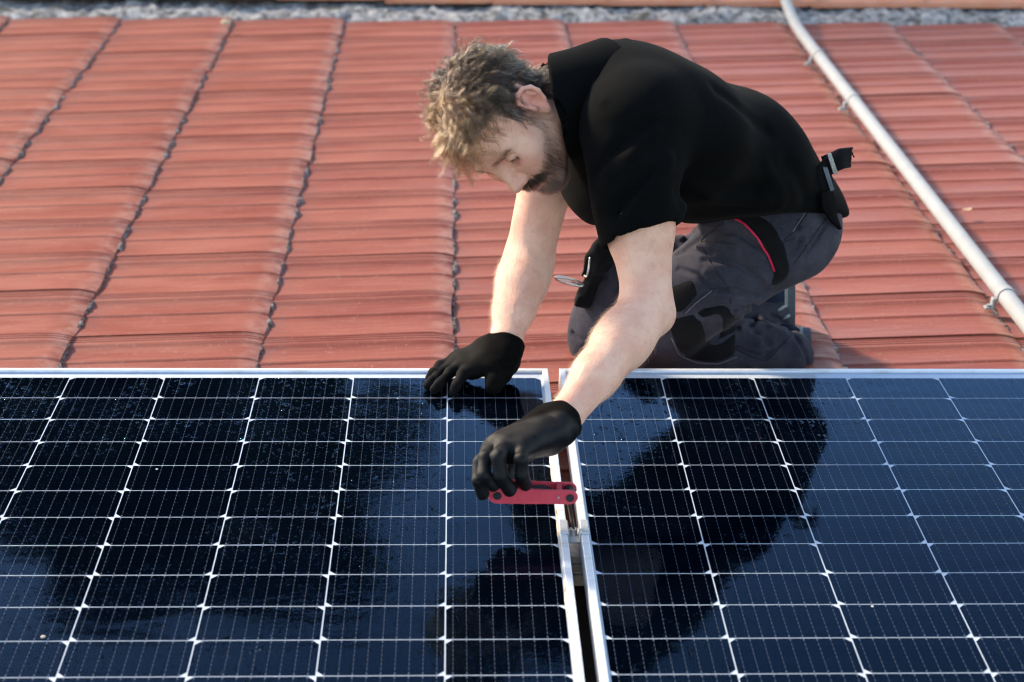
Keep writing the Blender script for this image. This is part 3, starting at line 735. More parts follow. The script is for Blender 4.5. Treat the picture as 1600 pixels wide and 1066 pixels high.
BODY += [('u', Rc(shR, elR, 0.055, 0.043), 0.03)] + forearm(elR, wrR, 0.0435, 0.0275, (0.0, -0.5, 0.8))
BODY += [('u', El(elR + np.array([0.020, 0.01, -0.014]), (0.018, 0.018, 0.020)), 0.025)]
BODY += [('u', Rc(pel, hipL, 0.075, 0.065), 0.03), ('u', Rc(pel, hipR, 0.075, 0.065), 0.03), ('u', Rc(hipL, knL, 0.070, 0.045), 0.03), ('u', Rc(hipR, knR, 0.070, 0.045), 0.03), ('u', Rc(knL, anL, 0.045, 0.035), 0.02), ('u', Rc(knR, anR, 0.045, 0.035), 0.02)]
# tendons and veins on the forearms
def veins(el, wr, seed, side):
    r = np.random.default_rng(seed); out = []; d = wr - el; L = np.linalg.norm(d); d = d / L
    a = nrm(side - d * (side @ d)); b = np.cross(d, a)
    for k in range(3):
        ang = r.uniform(-0.8, 0.8); pts = []
        for t in np.linspace(0.15, 0.95, 7):
            ang += r.normal(0, 0.14); rad = 0.043 * (1 - t) + 0.029 * t
            pts.append(el + d * L * t + rad * (a * math.cos(ang) + b * math.sin(ang)))
        out.append(('d', Line(pts, -0.0011, 0.0028), 0))
    return out
view = CAM_C - elL
BODY += veins(elL, wrL, 3, nrm(view)) + veins(elR, wrR, 8, nrm(view))
BODY += [('f', sines(3, 60, 0.0005), 0)]
# ---- torso frame
Lt = nrm((shL - shR) * 0.6 + (hipL - hipR) * 0.4)
def frame(up, left):
    up = nrm(up); left = nrm(left - up * (left @ up)); fr = np.cross(left, up); return np.stack([fr, left, up], 1)
Mc = frame(neckb - wst, Lt); Mw = frame(chs - pel, Lt); Mp = frame(wst - pel, nrm(hipL - hipR))
def off(o, M, f, l, u): return np.array(o) + M @ np.array([f, l, u], float)

SHIRT = []
su = lambda sh, k: SHIRT.append(('u', sh, k))
su(El(off(chs, Mc, 0.0, 0, -0.01), (0.132, 0.192, 0.172), Mc), 0)
su(El(off(chs, Mc, -0.02, 0, 0.085), (0.088, 0.165, 0.085), Mc), 0.06)
su(El(off(wst, Mw, 0.005, 0, 0.02), (0.136, 0.172, 0.165), Mw), 0.06)
su(El(off(pel, Mp, -0.003, 0, 0.030), (0.108, 0.172, 0.108), Mp), 0.06)
su(El(off(pel, Mp, -0.026, 0, -0.040), (0.080, 0.150, 0.085), Mp), 0.04)
su(Rc(shL + np.array([0.012, 0.03, 0.0]), shR + np.array([0.012, -0.02, 0.0]), 0.070, 0.068), 0.05)
su(Rc(neckb + nrm(chs - neckb) * 0.03, neckb - nrm(chs - neckb) * 0.025, 0.078, 0.066), 0.03)
su(El(at(936, 284, 0.02), (0.058, 0.10, 0.058), Mc), 0.05); su(El(at(972, 314, 0.0), (0.056, 0.10, 0.050), Mc), 0.05)
# hem of the shirt: a plane behind the belt
HEM_O = at(1230, 338, 0.12); HEM_N = nrm(CAM_R[1] + 0.07 * CAM_R[0])
SHIRT.append(('i', type('Pl', (), {'__call__': lambda s, p: (p - HEM_O) @ HEM_N})(), 0.01))
# left sleeve, open at the hem
dL = nrm(elL - shL); hemL = at(1005, 368, -0.185)
su(Cut(Rc(shL, shL + dL * 0.24, 0.083, 0.062), hemL, nrm(dL * 1.0 + np.array([0.28, 0, 0.02])), 0.003), 0.045)
SHIRT.append(('s', Cut(Rc(shL + dL * 0.12, shL + dL * 0.30, 0.060, 0.0585), shL + dL * 0.15, -dL, 0.002), 0.003))
dR = nrm(elR - shR)
su(Cut(Rc(shR, shR + dR * 0.24, 0.074, 0.056), shR + dR * 0.085, dR, 0.003), 0.04)
SHIRT.append(('s', Cut(Rc(shR + dR * 0.06, shR + dR * 0.30, 0.056, 0.054), shR + dR * 0.06, -dR, 0.002), 0.003))
# room for the neck
SHIRT.append(('s', Rc(H(-0.010, 0, -0.055), neckb - nrm(chs - neckb) * 0.005, 0.066, 0.066), 0.006))
def fold(pts, amp, w): SHIRT.append(('d', Line([at(*p) for p in pts], amp, w), 0))
def surf(px, py): return (px, py)
shirt_lines = [  # photo positions along each fold, traced over the near side of the shirt
    ([(1000, 255), (965, 295), (940, 322)], -0.006, 0.011), ([(1015, 270), (985, 310), (965, 332)], 0.006, 0.010), ([(1045, 250), (1010, 300), (992, 328)], -0.006, 0.012),
    ([(915, 90), (925, 130), (945, 160)], -0.004, 0.008), ([(1010, 195), (975, 225), (935, 270)], 0.005, 0.012), ([(1025, 205), (990, 240), (950, 290)], -0.005, 0.010),
    ([(1060, 300), (1110, 290), (1180, 300)], 0.006, 0.014), ([(1065, 325), (1120, 312), (1200, 312)], -0.006, 0.012), ([(1080, 270), (1150, 255), (1230, 262)], 0.004, 0.016),
    ([(1120, 140), (1160, 170), (1200, 205)], 0.004, 0.014), ([(1230, 250), (1250, 280), (1262, 315)], 0.005, 0.012), ([(1200, 260), (1215, 290), (1220, 318)], -0.004, 0.012),
    ([(960, 372), (1000, 357), (1056, 338)], 0.003, 0.004)]

def hit(prims_eval, px, py, y0=-0.7, y1=0.6):
    """first point of the surface along the view through a photo position"""
    d = nrm(at(px, py, 0.5) - CAM_C); t0 = (y0 - CAM_C[1]) / d[1]; t1 = (y1 - CAM_C[1]) / d[1]; t = np.linspace(t0, t1, 260)
    v = prims_eval(CAM_C + t[:, None] * d); i = np.argmax(v < 0)
    if v[i] >= 0: i = int(np.argmin(v))
    return CAM_C + t[i] * d
def add_lines(prims, lines, gain=1.6, wk=1.0):
    base = list(prims); ev = lambda p: field_eval([q for q in base if q[0] != 'd'], p)
    for pts, amp, w in lines: prims.append(('d', Line([hit(ev, *p) for p in pts], amp * gain, w * wk), 0))
add_lines(SHIRT, shirt_lines)
SHIRT.append(('f', sines(21, 22, 0.0022), 0)); SHIRT.append(('f', sines(22, 50, 0.0011), 0))

# ---- trousers
TROU = []
tu = lambda sh, k: TROU.append(('u', sh, k))
tu(El(off(pel, Mp, 0.0, 0, 0.0), (0.100, 0.165, 0.100), Mp), 0)
buttL = at(1180, 348, 0.22); buttR = at(1178, 342, 0.36)
tu(El(buttL, (0.098, 0.098, 0.098)), 0.05); tu(El(buttR, (0.092, 0.092, 0.092)), 0.05)
tu(Rc(hipL, knL, 0.096, 0.070), 0.04); tu(Rc(hipR, knR, 0.094, 0.070), 0.04); tu(Rc(at(1000, 405, 0.37), at(945, 500, 0.36), 0.074, 0.068), 0.04)
tu(Rc(at(1120, 430, 0.20), at(1030, 500, 0.24), 0.082, 0.074), 0.03)
TROU2 = []
TROU2.append(('u', Rc(knL, knL + (anL - knL) * 0.45, 0.070, 0.068), 0.012)); TROU2.append(('u', Rc(knL + (anL - knL) * 0.45, anL + (anL - knL) * 0.02, 0.068, 0.058), 0.02))
TROU2.append(('u', Rc(knR, knR + (anR - knR) * 0.5, 0.072, 0.066), 0.012)); TROU2.append(('u', Rc(knR + (anR - knR) * 0.45, anR, 0.066, 0.058), 0.02))
TROU += TROU2
kR2 = at(942, 535, 0.34); tu(El(kR2, (0.056, 0.062, 0.072)), 0.03)
tl = [  # folds across the thigh and behind the knee
    ([(1100, 365), (1150, 362), (1200, 395), (1215, 430)], 0.004, 0.008), ([(1090, 385), (1140, 385), (1180, 410), (1200, 440)], -0.006, 0.008), ([(1100, 405), (1150, 412), (1190, 438)], 0.005, 0.007),
    ([(1105, 425), (1150, 435), (1185, 455)], -0.006, 0.008), ([(1115, 448), (1150, 455), (1180, 466)], 0.005, 0.007), ([(1130, 470), (1165, 474), (1200, 462)], -0.004, 0.007),
    ([(1135, 482), (1170, 480), (1215, 462)], 0.010, 0.009), ([(1095, 490), (1115, 478), (1140, 482)], 0.006, 0.008),
    ([(1152, 485), (1160, 515), (1185, 535)], -0.006, 0.008), ([(1165, 490), (1180, 520), (1200, 535)], 0.006, 0.008), ([(1185, 495), (1205, 515), (1225, 522)], -0.006, 0.009), ([(1205, 495), (1225, 505), (1240, 520)], 0.005, 0.009),
    ([(1150, 545), (1190, 560), (1225, 535)], 0.004, 0.007), ([(1175, 572), (1210, 552), (1240, 520)], -0.005, 0.008), ([(1240, 525), (1255, 545), (1262, 570)], 0.004, 0.007),
    ([(1245, 345), (1250, 375), (1235, 400)], 0.003, 0.007), ([(1215, 372), (1240, 372), (1265, 352)], -0.003, 0.008), ([(1255, 400), (1270, 380), (1290, 350)], 0.003, 0.007),
    ([(1062, 372), (1100, 352), (1135, 346)], -0.005, 0.009), ([(1066, 392), (1090, 376), (1120, 366)], 0.005, 0.008), ([(1150, 500), (1172, 508), (1196, 502)], 0.005, 0.007), ([(1160, 530), (1186, 528), (1212, 508)], -0.006, 0.008), ([(1128, 462), (1160, 464), (1186, 470)], -0.005, 0.006), ([(905, 470), (930, 450), (950, 440)], -0.004, 0.008), ([(895, 520), (910, 535), (925, 560)], 0.004, 0.006), ([(1060, 395), (1085, 390), (1110, 395)], 0.004, 0.008), ([(1060, 420), (1090, 430), (1120, 455)], 0.004, 0.006)]
add_lines(TROU, tl, 2.7, 0.72)
TROU.append(('f', sines(31, 38, 0.0022), 0)); TROU.append(('f', sines(32, 90, 0.0009), 0))

# ---- gloves
def glove(wr, el, mid, tips, thumb, palm_n, cuffr, seed):
    """mid: four knuckle points, tips: (knuckle, middle joint, tip) per finger, thumb: chain; palm_n: normal of the back of the hand"""
    P = []; g = lambda sh, k: P.append(('u', sh, k)); d = nrm(wr - el)
    g(Fl(wr + d * 0.024, wr + d * 0.040, cuffr, cuffr * 0.93, palm_n, 0.84), 0)
    for kx in mid: g(Fl(wr + d * 0.02, kx, 0.0215, 0.0135, palm_n, 0.85), 0.018)
    for a, b in zip(mid[:-1], mid[1:]): g(Rc(a, b, 0.0125, 0.0125), 0.012)
    g(Fl(wr + (np.mean(mid, 0) - wr) * 0.35, np.mean(mid, 0) * 0.9 + wr * 0.1, 0.034, 0.030, palm_n, 0.42), 0.02)
    for kx, (a, b, c) in zip(mid, tips):
        g(Rc(kx, a, 0.0120, 0.0110), 0.005); g(Rc(a, b, 0.0110, 0.0102), 0.003); g(Rc(b, c, 0.0102, 0.0092), 0.003)
        P.append(('d', Line([a + np.array([0, 0, 0.0]), a], -0.0004, 0.010), 0))
    for (a, b), (ra, rb) in zip(zip(thumb[:-1], thumb[1:]), ((0.021, 0.0165), (0.0160, 0.0128), (0.0125, 0.0108))): g(Rc(a, b, ra, rb), 0.012)
    # rolled cuff rim, room for the wrist
    r = np.random.default_rng(seed); P.append(('f', sines(seed, 170, 0.0006), 0)); P.append(('f', sines(seed + 1, 60, 0.0010), 0))
    P.append(('s', Fl(wr - d * 0.05, wr + d * 0.012, cuffr * 0.90, cuffr * 0.84, palm_n, 0.84), 0.002))
    a = np.cross(d, palm_n); a /= np.linalg.norm(a); b = np.cross(a, d); ring = [wr + d * 0.008 + cuffr * (a * math.cos(q) + 0.84 * b * math.sin(q)) for q in np.linspace(0, 6.2832, 17)]
    P.append(('d', Line(ring, -0.0026, 0.0048), 0))
    return P
def T(*a): return at(*a)
# left hand around the red tool
gl_mid = [T(768, 704, -0.520), T(777, 694, -0.528), T(790, 697, -0.545), T(815, 702, -0.552)]
gl_tips = [(T(750, 722, -0.555), T(747, 750, -0.575), T(754, 771, -0.572)),
           (T(758, 716, -0.572), T(757, 742, -0.592), T(770, 758, -0.588)),
           (T(779, 714, -0.588), T(782, 742, -0.596), T(796, 765, -0.586)),
           (T(815, 718, -0.586), T(815, 740, -0.588), T(821, 756, -0.572))]
gl_thumb = [T(850, 680, -0.470), T(806, 712, -0.492), T(790, 744, -0.515), T(800, 766, -0.530)]
GLOVE_L = glove(wrL, elL, gl_mid, gl_tips, gl_thumb, nrm((-0.45, -0.25, 0.85)), 0.0345, 5)
GLOVE_L += [('u', Fl(T(868, 675, -0.47), T(826, 700, -0.525), 0.026, 0.019, nrm((0.4, -0.6, -0.4)), 0.7), 0.02)]
# right hand planted on the glass
gr_mid = [T(738, 577, -0.035), T(729, 569, -0.020), T(722, 566, -0.005), T(717, 565, 0.010)]
gr_tips = [(T(722, 587, -0.055), T(713, 603, -0.085), atz(708, 613, 0.0095)),
           (T(703, 583, -0.040), T(687, 600, -0.075), atz(679, 608, 0.0095)),
           (T(690, 582, -0.022), T(676, 595, -0.058), atz(669, 602, 0.0095)),
           (T(688, 573, -0.002), T(677, 583, -0.030), atz(672, 590, 0.0095))]
gr_thumb = [T(795, 565, -0.010), T(782, 585, -0.048), T(773, 598, -0.066), atz(769, 607, 0.0110)]
GLOVE_R = glove(wrR, elR, gr_mid, gr_tips, gr_thumb, nrm((-0.35, -0.25, 0.9)), 0.0345, 9)

# ---- shoes
def shoe(heel, toe, side):
    P = []; ax = nrm(toe - heel)
    P += [('u', Rc(heel, heel + (toe - heel) * 0.45, 0.038, 0.040), 0), ('u', Fl(heel + (toe - heel) * 0.4, toe, 0.046, 0.036, side, 0.72), 0.02)]
    return P
# ---- materials of the man
def mat_skin():
    t = NT('skin'); c = t.coord(); at_ = lambda n: t.n('ShaderNodeAttribute', attribute_name=n).outputs['Fac']
    n1 = t.noise(c, 22, 4, 0.6); n2 = t.noise(c, 75, 5, 0.65); n3 = t.noise(c, 420, 4, 0.7)
    b = t.mix(t.ramp(n1, 0.35, 0.68), (0.82, 0.485, 0.355), (0.73, 0.37, 0.265))
    b = t.mix(t.ramp(n2, 0.48, 0.72, 0, 0.42), b, (0.62, 0.30, 0.24))
    b = t.mix(t.ramp(n3, 0.60, 0.75, 0, 0.25), b, (0.62, 0.40, 0.31))
    b = t.mix(t.math('MULTIPLY', at_('flush'), 0.8), b, (0.68, 0.23, 0.18))
    b = t.mix(t.math('MULTIPLY', at_('lips'), 0.8), b, (0.40, 0.12, 0.11))
    st = t.math('MULTIPLY', at_('stubble'), t.ramp(n3, 0.35, 0.6, 0.45, 0.85))
    b = t.mix(t.math('MULTIPLY', st, 0.5), b, (0.13, 0.085, 0.07))
    b = t.mix(t.math('MULTIPLY', at_('scalp'), 0.85), b, (0.075, 0.055, 0.045))
    fr = t.ramp(t.n('ShaderNodeTexVoronoi', i_Vector=c, i_Scale=95.0).outputs[0], 0.12, 0.05)
    fr = t.math('MULTIPLY', fr, t.ramp(t.noise(c, 31, 2), 0.55, 0.65)); b = t.mix(t.math('MULTIPLY', fr, 0.45), b, (0.27, 0.12, 0.08))
    h = t.math('ADD', n3, t.math('MULTIPLY', t.n('ShaderNodeTexVoronoi', i_Vector=c, i_Scale=700.0).outputs[0], 0.6))
    m_ = t.pbr(b, t.ramp(n2, 0.3, 0.7, 0.42, 0.58), t.bump(h, 0.0014, 0.8), 0, 0.5, Subsurface_Weight=0.12, Subsurface_Scale=0.006)
    for nd in t.t.nodes:
        if nd.type == 'BSDF_PRINCIPLED': nd.inputs['Subsurface Radius'].default_value = (1.0, 0.35, 0.2)
    return m_
M_SKIN = mat_skin()
def mat_cloth(name, c1, c2, scale, rough=0.9, sheen=0.2, weave=900.0, blot=9.0):
    t = NT(name); c = t.coord(); n = t.noise(c, blot, 5, 0.6); f = t.noise(c, scale, 4, 0.7)
    w1 = t.n('ShaderNodeTexWave', i_Vector=c, i_Scale=weave / 6.28); w1.bands_direction = 'X'
    w2 = t.n('ShaderNodeTexWave', i_Vector=c, i_Scale=weave / 6.28); w2.bands_direction = 'Z'
    b = t.mix(t.ramp(n, 0.35, 0.65), c1, c2); b = t.mix(t.ramp(f, 0.5, 0.8, 0, 0.35), b, tuple(min(1, x * 2.2 + 0.004) for x in c2))
    h = t.math('ADD', f, t.math('MULTIPLY', t.math('ADD', w1.outputs['Fac'], w2.outputs['Fac']), 0.25))
    m_ = t.pbr(b, rough, t.bump(h, 0.0006, 0.5), 0, 0.06, Sheen_Weight=sheen, Sheen_Roughness=0.5)
    return m_
M_SHIRT = mat_cloth('black_cotton', (0.0014, 0.0018, 0.0021), (0.0024, 0.0028, 0.0031), 260, 0.92, 0.008)
M_TROU = mat_cloth('charcoal_twill', (0.028, 0.028, 0.038), (0.052, 0.050, 0.064), 200, 0.9, 0.05, 700.0, 14)
M_PATCH = mat_cloth('black_patch_cloth', (0.0055, 0.006, 0.0065), (0.009, 0.009, 0.010), 300, 0.9, 0.05)
M_RIBBON = plain('red_piping', (0.62, 0.012, 0.06), 0.6)
def mat_glove():
    t = NT('black_work_glove'); c = t.coord(); n = t.noise(c, 40, 5, 0.65); f = t.noise(c, 900, 3, 0.7); at_ = t.n('ShaderNodeAttribute', attribute_name='coat').outputs['Fac']
    b = t.mix(t.ramp(n, 0.35, 0.7), (0.0022, 0.0021, 0.0020), (0.0055, 0.0048, 0.0043)); b = t.mix(at_, b, (0.0028, 0.0032, 0.0040))
    return t.pbr(b, t.math('SUBTRACT', 0.9, t.math('MULTIPLY', at_, 0.46)), t.bump(t.math('ADD', f, t.math('MULTIPLY', n, 0.6)), 0.0010, 0.7), 0, t.math('ADD', 0.05, t.math('MULTIPLY', at_, 0.14)))
M_GLOVE = mat_glove()
def mat_hair(name, dark, light, grey, rough=0.42):
    t = NT(name); k = t.n('ShaderNodeAttribute', attribute_name='tone').outputs['Fac']
    b = t.mix(t.ramp(k, 0.0, 0.6), dark, light); b = t.mix(t.ramp(k, 0.7, 0.8), b, grey)
    hb = t.n('ShaderNodeBsdfHairPrincipled'); hb.model = 'CHIANG'; hb.parametrization = 'COLOR'
    t.set(hb.inputs['Color'], b); t.set(hb.inputs['Roughness'], rough); t.set(hb.inputs['IOR'], 1.40); t.set(hb.inputs['Radial Roughness'], 0.45); t.set(hb.inputs['Random Roughness'], 0.2)
    t.t.links.new(hb.outputs[0], t.out.inputs[0]); return t.mat
M_HAIR = mat_hair('greying_brown_hair', (0.0026, 0.0017, 0.0013), (0.150, 0.095, 0.055), (0.36, 0.335, 0.31), 0.24)  # light colour carries the sun's brightness on the front curls; grey is real
M_BEARD = mat_hair('greying_beard', (0.010, 0.006, 0.004), (0.055, 0.030, 0.020), (0.45, 0.42, 0.40), 0.4)
M_ARMHAIR = mat_hair('arm_hair', (0.30, 0.16, 0.085), (0.45, 0.27, 0.15), (0.55, 0.36, 0.22), 0.35)

# ---- build the figure
import time as _time
_t0 = _time.time()
def hloc(V): return (V - HEAD_O) @ HEAD_R
person_lo, person_hi = np.array([-0.24, -0.56, -0.20]), np.array([0.66, 0.62, 0.66])
V, F = sdf_mesh(BODY, person_lo, person_hi, 0.0024); V = relax(V, F, 1, 0.4)
hl = hloc(V); f_, l_, u_ = hl.T; al = np.abs(l_)
inhead = np.linalg.norm(hl - np.array([0.02, 0, 0]), axis=1) < 0.16
g_ = lambda c, r: np.exp(-(((hl - np.array(c)) / np.array(r)) ** 2).sum(1)) + (np.exp(-(((hl - np.array([c[0], -c[1], c[2]])) / np.array(r)) ** 2).sum(1)) if c[1] else 0)
lips = np.clip(1.5 * g_((0.101, 0.0, -0.0735), (0.014, 0.019, 0.0085)), 0, 1) ** 2 * inhead
flush = np.clip(g_((0.110, 0.0, -0.040), (0.018, 0.016, 0.016)) * 0.7 + g_((0.078, 0.045, -0.030), (0.03, 0.02, 0.02)) * 0.6 + g_((-0.005, 0.085, 0.0), (0.03, 0.014, 0.045)) * 0.9 + g_((0.085, 0.035, -0.012), (0.012, 0.02, 0.008)) * 0.6, 0, 1) * inhead
def beard_mask(hl):
    f, l, u = hl.T; al = np.abs(l); S = lambda x, a, b: np.clip((x - a) / (b - a), 0, 1)
    jaw = S(-u, 0.034 + 0.30 * np.clip(f - 0.045, 0, 1), 0.052 + 0.30 * np.clip(f - 0.045, 0, 1)) * S(f, -0.004, 0.012) * S(u, -0.150, -0.128)
    side = S(f, -0.002, 0.010) * S(0.036 - 0.15 * (-u), f * 0 + 0.0, f * 0 + 0.008) * S(-u, 0.0, 0.010) * (f < 0.032) * (al > 0.045)
    mou = np.exp(-(((u + 0.0615) / 0.0075) ** 2)) * (f > 0.080) * (al < 0.034)
    chin = S(-u, 0.080, 0.088) * (f > 0.05) * S(u, -0.150, -0.128)
    m_ = np.maximum.reduce([jaw, side, mou, chin])
    lip = np.exp(-((u + 0.0735) / 0.0085) ** 2) * (f > 0.088) * (al < 0.021)
    return np.clip(m_ * (1 - np.clip(1.6 * lip, 0, 1)), 0, 1)
def scalp_mask(hl):
    f, l, u = hl.T; al = np.abs(l)
    line = 0.070 - 0.50 * np.clip(0.076 - f, 0, 0.2) + 0.2 * np.clip(al - 0.03, 0, 1)       # hairline height by forwardness
    line = np.where(f > 0.036, line, np.where(f > 0.012, 0.006, np.where(f > -0.03, 0.030, -0.055)))
    return np.clip((u - line) / 0.006, 0, 1) * (u > -0.062)
st_ = beard_mask(hl) * inhead; sc_ = scalp_mask(hl) * inhead * (np.abs(l_) < 0.0785)
person = link('person', fast_mesh('person', V, F, M_SKIN, dict(lips=lips, flush=flush, stubble=st_, scalp=sc_)))
tag(person, 'man in black shirt and gloves kneeling on the tiles, leaning over the panels', 'person')
BODY_V, BODY_F = V, F
def part(name, prims, lo, hi, h, mat, rl=1, attrs=None, parent=None):
    V, F = sdf_mesh(prims, lo, hi, h); V = relax(V, F, rl, 0.5)
    return link(name, fast_mesh(name, V, F, mat, attrs(V) if attrs else None), parent or person), V, F
shirt, SV, SF = part('shirt', SHIRT, (-0.10, -0.40, 0.02), (0.66, 0.52, 0.68), 0.0040, M_SHIRT, 2)
trou, TV, TF = part('trousers', TROU, (0.00, -0.05, -0.16), (0.66, 0.62, 0.42), 0.0027, M_TROU, 1)
def coatL(V): return dict(coat=np.clip(((V - wrL) @ nrm((0.25, -0.75, -0.45)) - 0.004) / 0.012, 0, 1) * np.clip(((V - wrL) @ nrm(wrL - elL) - 0.012) / 0.012, 0, 1))
def coatR(V): return dict(coat=np.clip((at(738, 577, -0.035)[0] + 0.03 - V[:, 0]) / 0.03, 0, 1) * 0.35)
gl = np.array(gl_mid + [wrL]); gloveL, GLV, GLF = part('glove', GLOVE_L, (-0.19, -0.68, 0.02), (0.10, -0.36, 0.24), 0.0017, M_GLOVE, 1, coatL)
tag(gloveL, 'black glove gripping the red tool')
gloveR, GRV, GRF = part('glove', GLOVE_R, (-0.25, -0.16, -0.03), (0.02, 0.10, 0.15), 0.0017, M_GLOVE, 1, coatR)
tag(gloveR, 'black glove planted on the glass')
print('figure', round(_time.time() - _t0, 1), len(BODY_F), len(SF), len(TF), len(GLF), len(GRF))

# =================================================================== collar, eyes, hair
from mathutils.bvhtree import BVHTree
def bvh(V, F): return BVHTree.FromPolygons([tuple(v) for v in V.tolist()], F.tolist())
B_T, B_S, B_B = bvh(TV, TF), bvh(SV, SF), bvh(BODY_V, BODY_F)
def onto(tree, px, py):
    d = at(px, py, 1.0) - CAM_C; d /= np.linalg.norm(d)
    h = tree.ray_cast(Vector(CAM_C), Vector(d))
    if h[0] is None:
        q = tree.find_nearest(Vector(CAM_C + d * 3.1)); return np.array(q[0]), np.array(q[1])
    return np.array(h[0]), np.array(h[1])
def resample(P, n):
    P = np.array(P, float); s = np.r_[0, np.cumsum(np.linalg.norm(np.diff(P, axis=0), axis=1))]; t = np.linspace(0, s[-1], n)
    return np.stack([np.interp(t, s, P[:, k]) for k in range(P.shape[1])], 1)
def patch(name, tree, A, B_, mat, parent, lift=0.0022, n=22, m_=9, label=None):
    """a piece of cloth sewn on: lofted between two edges, lying on the surface below it"""
    A = resample(catmull([(*p, 0) for p in A], 6)[:, :2], n); B_ = resample(catmull([(*p, 0) for p in B_], 6)[:, :2], n); V = []
    for i in range(n):
        for j in range(m_):
            p, nn = onto(tree, *(A[i] + (B_[i] - A[i]) * j / (m_ - 1)))
            e = -0.0015 if (i in (0, n - 1) or j in (0, m_ - 1)) else lift
            V.append(p + nn * e)
    F = np.array([(i * m_ + j, i * m_ + j + 1, (i + 1) * m_ + j + 1, (i + 1) * m_ + j) for i in range(n - 1) for j in range(m_ - 1)])
    V = np.array(V); inner = relax(V, F, 2, 0.4); msk = np.ones(len(V), bool); k = np.arange(len(V)); msk[(k % m_ == 0) | (k % m_ == m_ - 1) | (k < m_) | (k >= (n - 1) * m_)] = False
    V[msk] = inner[msk]
    q = V[F[0]]; nn = np.cross(q[1] - q[0], q[3] - q[0])
    if nn @ (CAM_C - q[0]) < 0: F = F[:, ::-1]
    return tag(link(name, fast_mesh(name, V, F, mat), parent), label)
def seam(name, tree, pts, r, mat, parent, lift=0.0006, n=None):
    pts = np.array(pts, float); P = resample(pts, n or max(6, int(np.linalg.norm(np.diff(pts, axis=0), axis=1).sum() / 5)))
    q = MB(); W = [];
    for p in P: a, b = onto(tree, *p); W.append(a + b * lift)
    W = np.array(W); W[1:-1] = 0.25 * W[:-2] + 0.5 * W[1:-1] + 0.25 * W[2:]
    q.tube(W, r, 6); return q.build(name, mat, parent, True)
# collar: a band of cloth standing round the neck, its leaf turned down
class Collar:
    def __init__(s):
        s.c = neckb + np.array([0.006, 0.004, -0.004]); s.ax = nrm(H(-0.030, 0, -0.045) - neckb); s.front = nrm(Mc[:, 0] - s.ax * (Mc[:, 0] @ s.ax))
    def __call__(s, p):
        q = p - s.c; t = q @ s.ax; e = q - t[:, None] * s.ax; r = np.linalg.norm(e, axis=1); f = (e @ s.front) / np.maximum(r, 1e-6)
        R1 = 0.0790 + 0.07 * np.clip(0.050 - t, 0, 0.12) + 0.006 * np.clip(f, 0, 1) + 0.028 * np.clip((e @ Lt) / np.maximum(r, 1e-6), 0, 1)
        top = 0.068 - 0.010 * np.clip(f, -0.2, 1) + 0.078 * np.clip((e @ Lt) / np.maximum(r, 1e-6), 0, 1); low = -0.012 + 0.010 * f
        R2 = R1 + 0.0045 + 0.05 * np.clip(top - t, 0, 0.1)
        band = np.maximum(np.abs(r - R1) - 0.0020, np.maximum(t - top, -0.06 - t)); leaf = np.maximum(np.abs(r - R2) - 0.0020, np.maximum(t - top - 0.001, low + 0.006 - t))
        gap = 0.012 - np.abs(e @ s.left) if False else -9.0
        return smin(band, leaf, 0.006)
co = Collar()
V_, F_ = sdf_mesh([('u', co, 0), ('f', sines(77, 45, 0.0014), 0)], co.c - 0.16, co.c + 0.16, 0.0022); V_ = relax(V_, F_, 2, 0.5)
link('collar', fast_mesh('collar', V_, F_, M_SHIRT), shirt)
for pts in ([(953, 392), (985, 372), (1020, 355), (1058, 342)], [(951, 386), (985, 366), (1020, 350), (1058, 337)]):
    seam('hem_stitch', B_S, pts, 0.0009, M_SHIRT, shirt)

# eyes
def mat_eye():
    t = NT('eye'); c = t.coord(); x, y, z = t.xyz(c); r = t.math('SQRT', t.math('ADD', t.math('MULTIPLY', y, y), t.math('MULTIPLY', z, z)))
    b = t.mix(t.ramp(r, 0.0052, 0.0060), (0.07, 0.05, 0.035), (0.62, 0.56, 0.52)); b = t.mix(t.ramp(r, 0.0024, 0.0020), b, (0.004, 0.004, 0.004))
    return t.pbr(b, 0.08, None, 0, 0.6)
me_ = mat_eye()
for sg in (-1, 1):
    q = MB(); V = []; n, m_ = 20, 12
    for i in range(m_ + 1):
        th = math.pi * i / m_
        for k in range(n): a = 2 * math.pi * k / n; V.append((0.0128 * math.cos(th), 0.0128 * math.sin(th) * math.cos(a), 0.0128 * math.sin(th) * math.sin(a)))
    q.add(V, [(i * n + k, (i + 1) * n + k, (i + 1) * n + (k + 1) % n, i * n + (k + 1) % n) for i in range(m_) for k in range(n)])
    o = q.build('eye', me_, person, True); M = np.eye(4); M[:3, :3] = HM @ np.array([[0.86, 0, 0.51], [0, 1, 0], [-0.51, 0, 0.86]]); M[:3, 3] = H(0.0735, 0.032 * sg, -0.0015); o.matrix_local = Matrix(M.tolist())

# strands as curves
def strands(name, P, rad, tone, mat, parent, tip=0.35):
    """P: (n, k, 3)"""
    n, k, _ = P.shape; hc = bpy.data.hair_curves.new(name); hc.add_curves([k] * n)
    hc.points.foreach_set('position', np.ascontiguousarray(P, np.float32).ravel())
    r = np.broadcast_to(np.linspace(1, tip, k)[None] * np.array(rad).reshape(-1, 1), (n, k))
    ra = hc.attributes.get('radius') or hc.attributes.new('radius', 'FLOAT', 'POINT'); ra.data.foreach_set('value', np.ascontiguousarray(r, np.float32).ravel())
    ta = hc.attributes.new('tone', 'FLOAT', 'POINT'); ta.data.foreach_set('value', np.ascontiguousarray(np.repeat(tone, k), np.float32))
    hc.materials.append(mat); o = bpy.data.objects.new(name, hc); COL.objects.link(o); o.parent = parent; return o
try: SC.cycles_curves.shape = 'RIBBONS'
except Exception: pass
tri = np.concatenate([BODY_F[:, :3], BODY_F[:, [0, 2, 3]]])
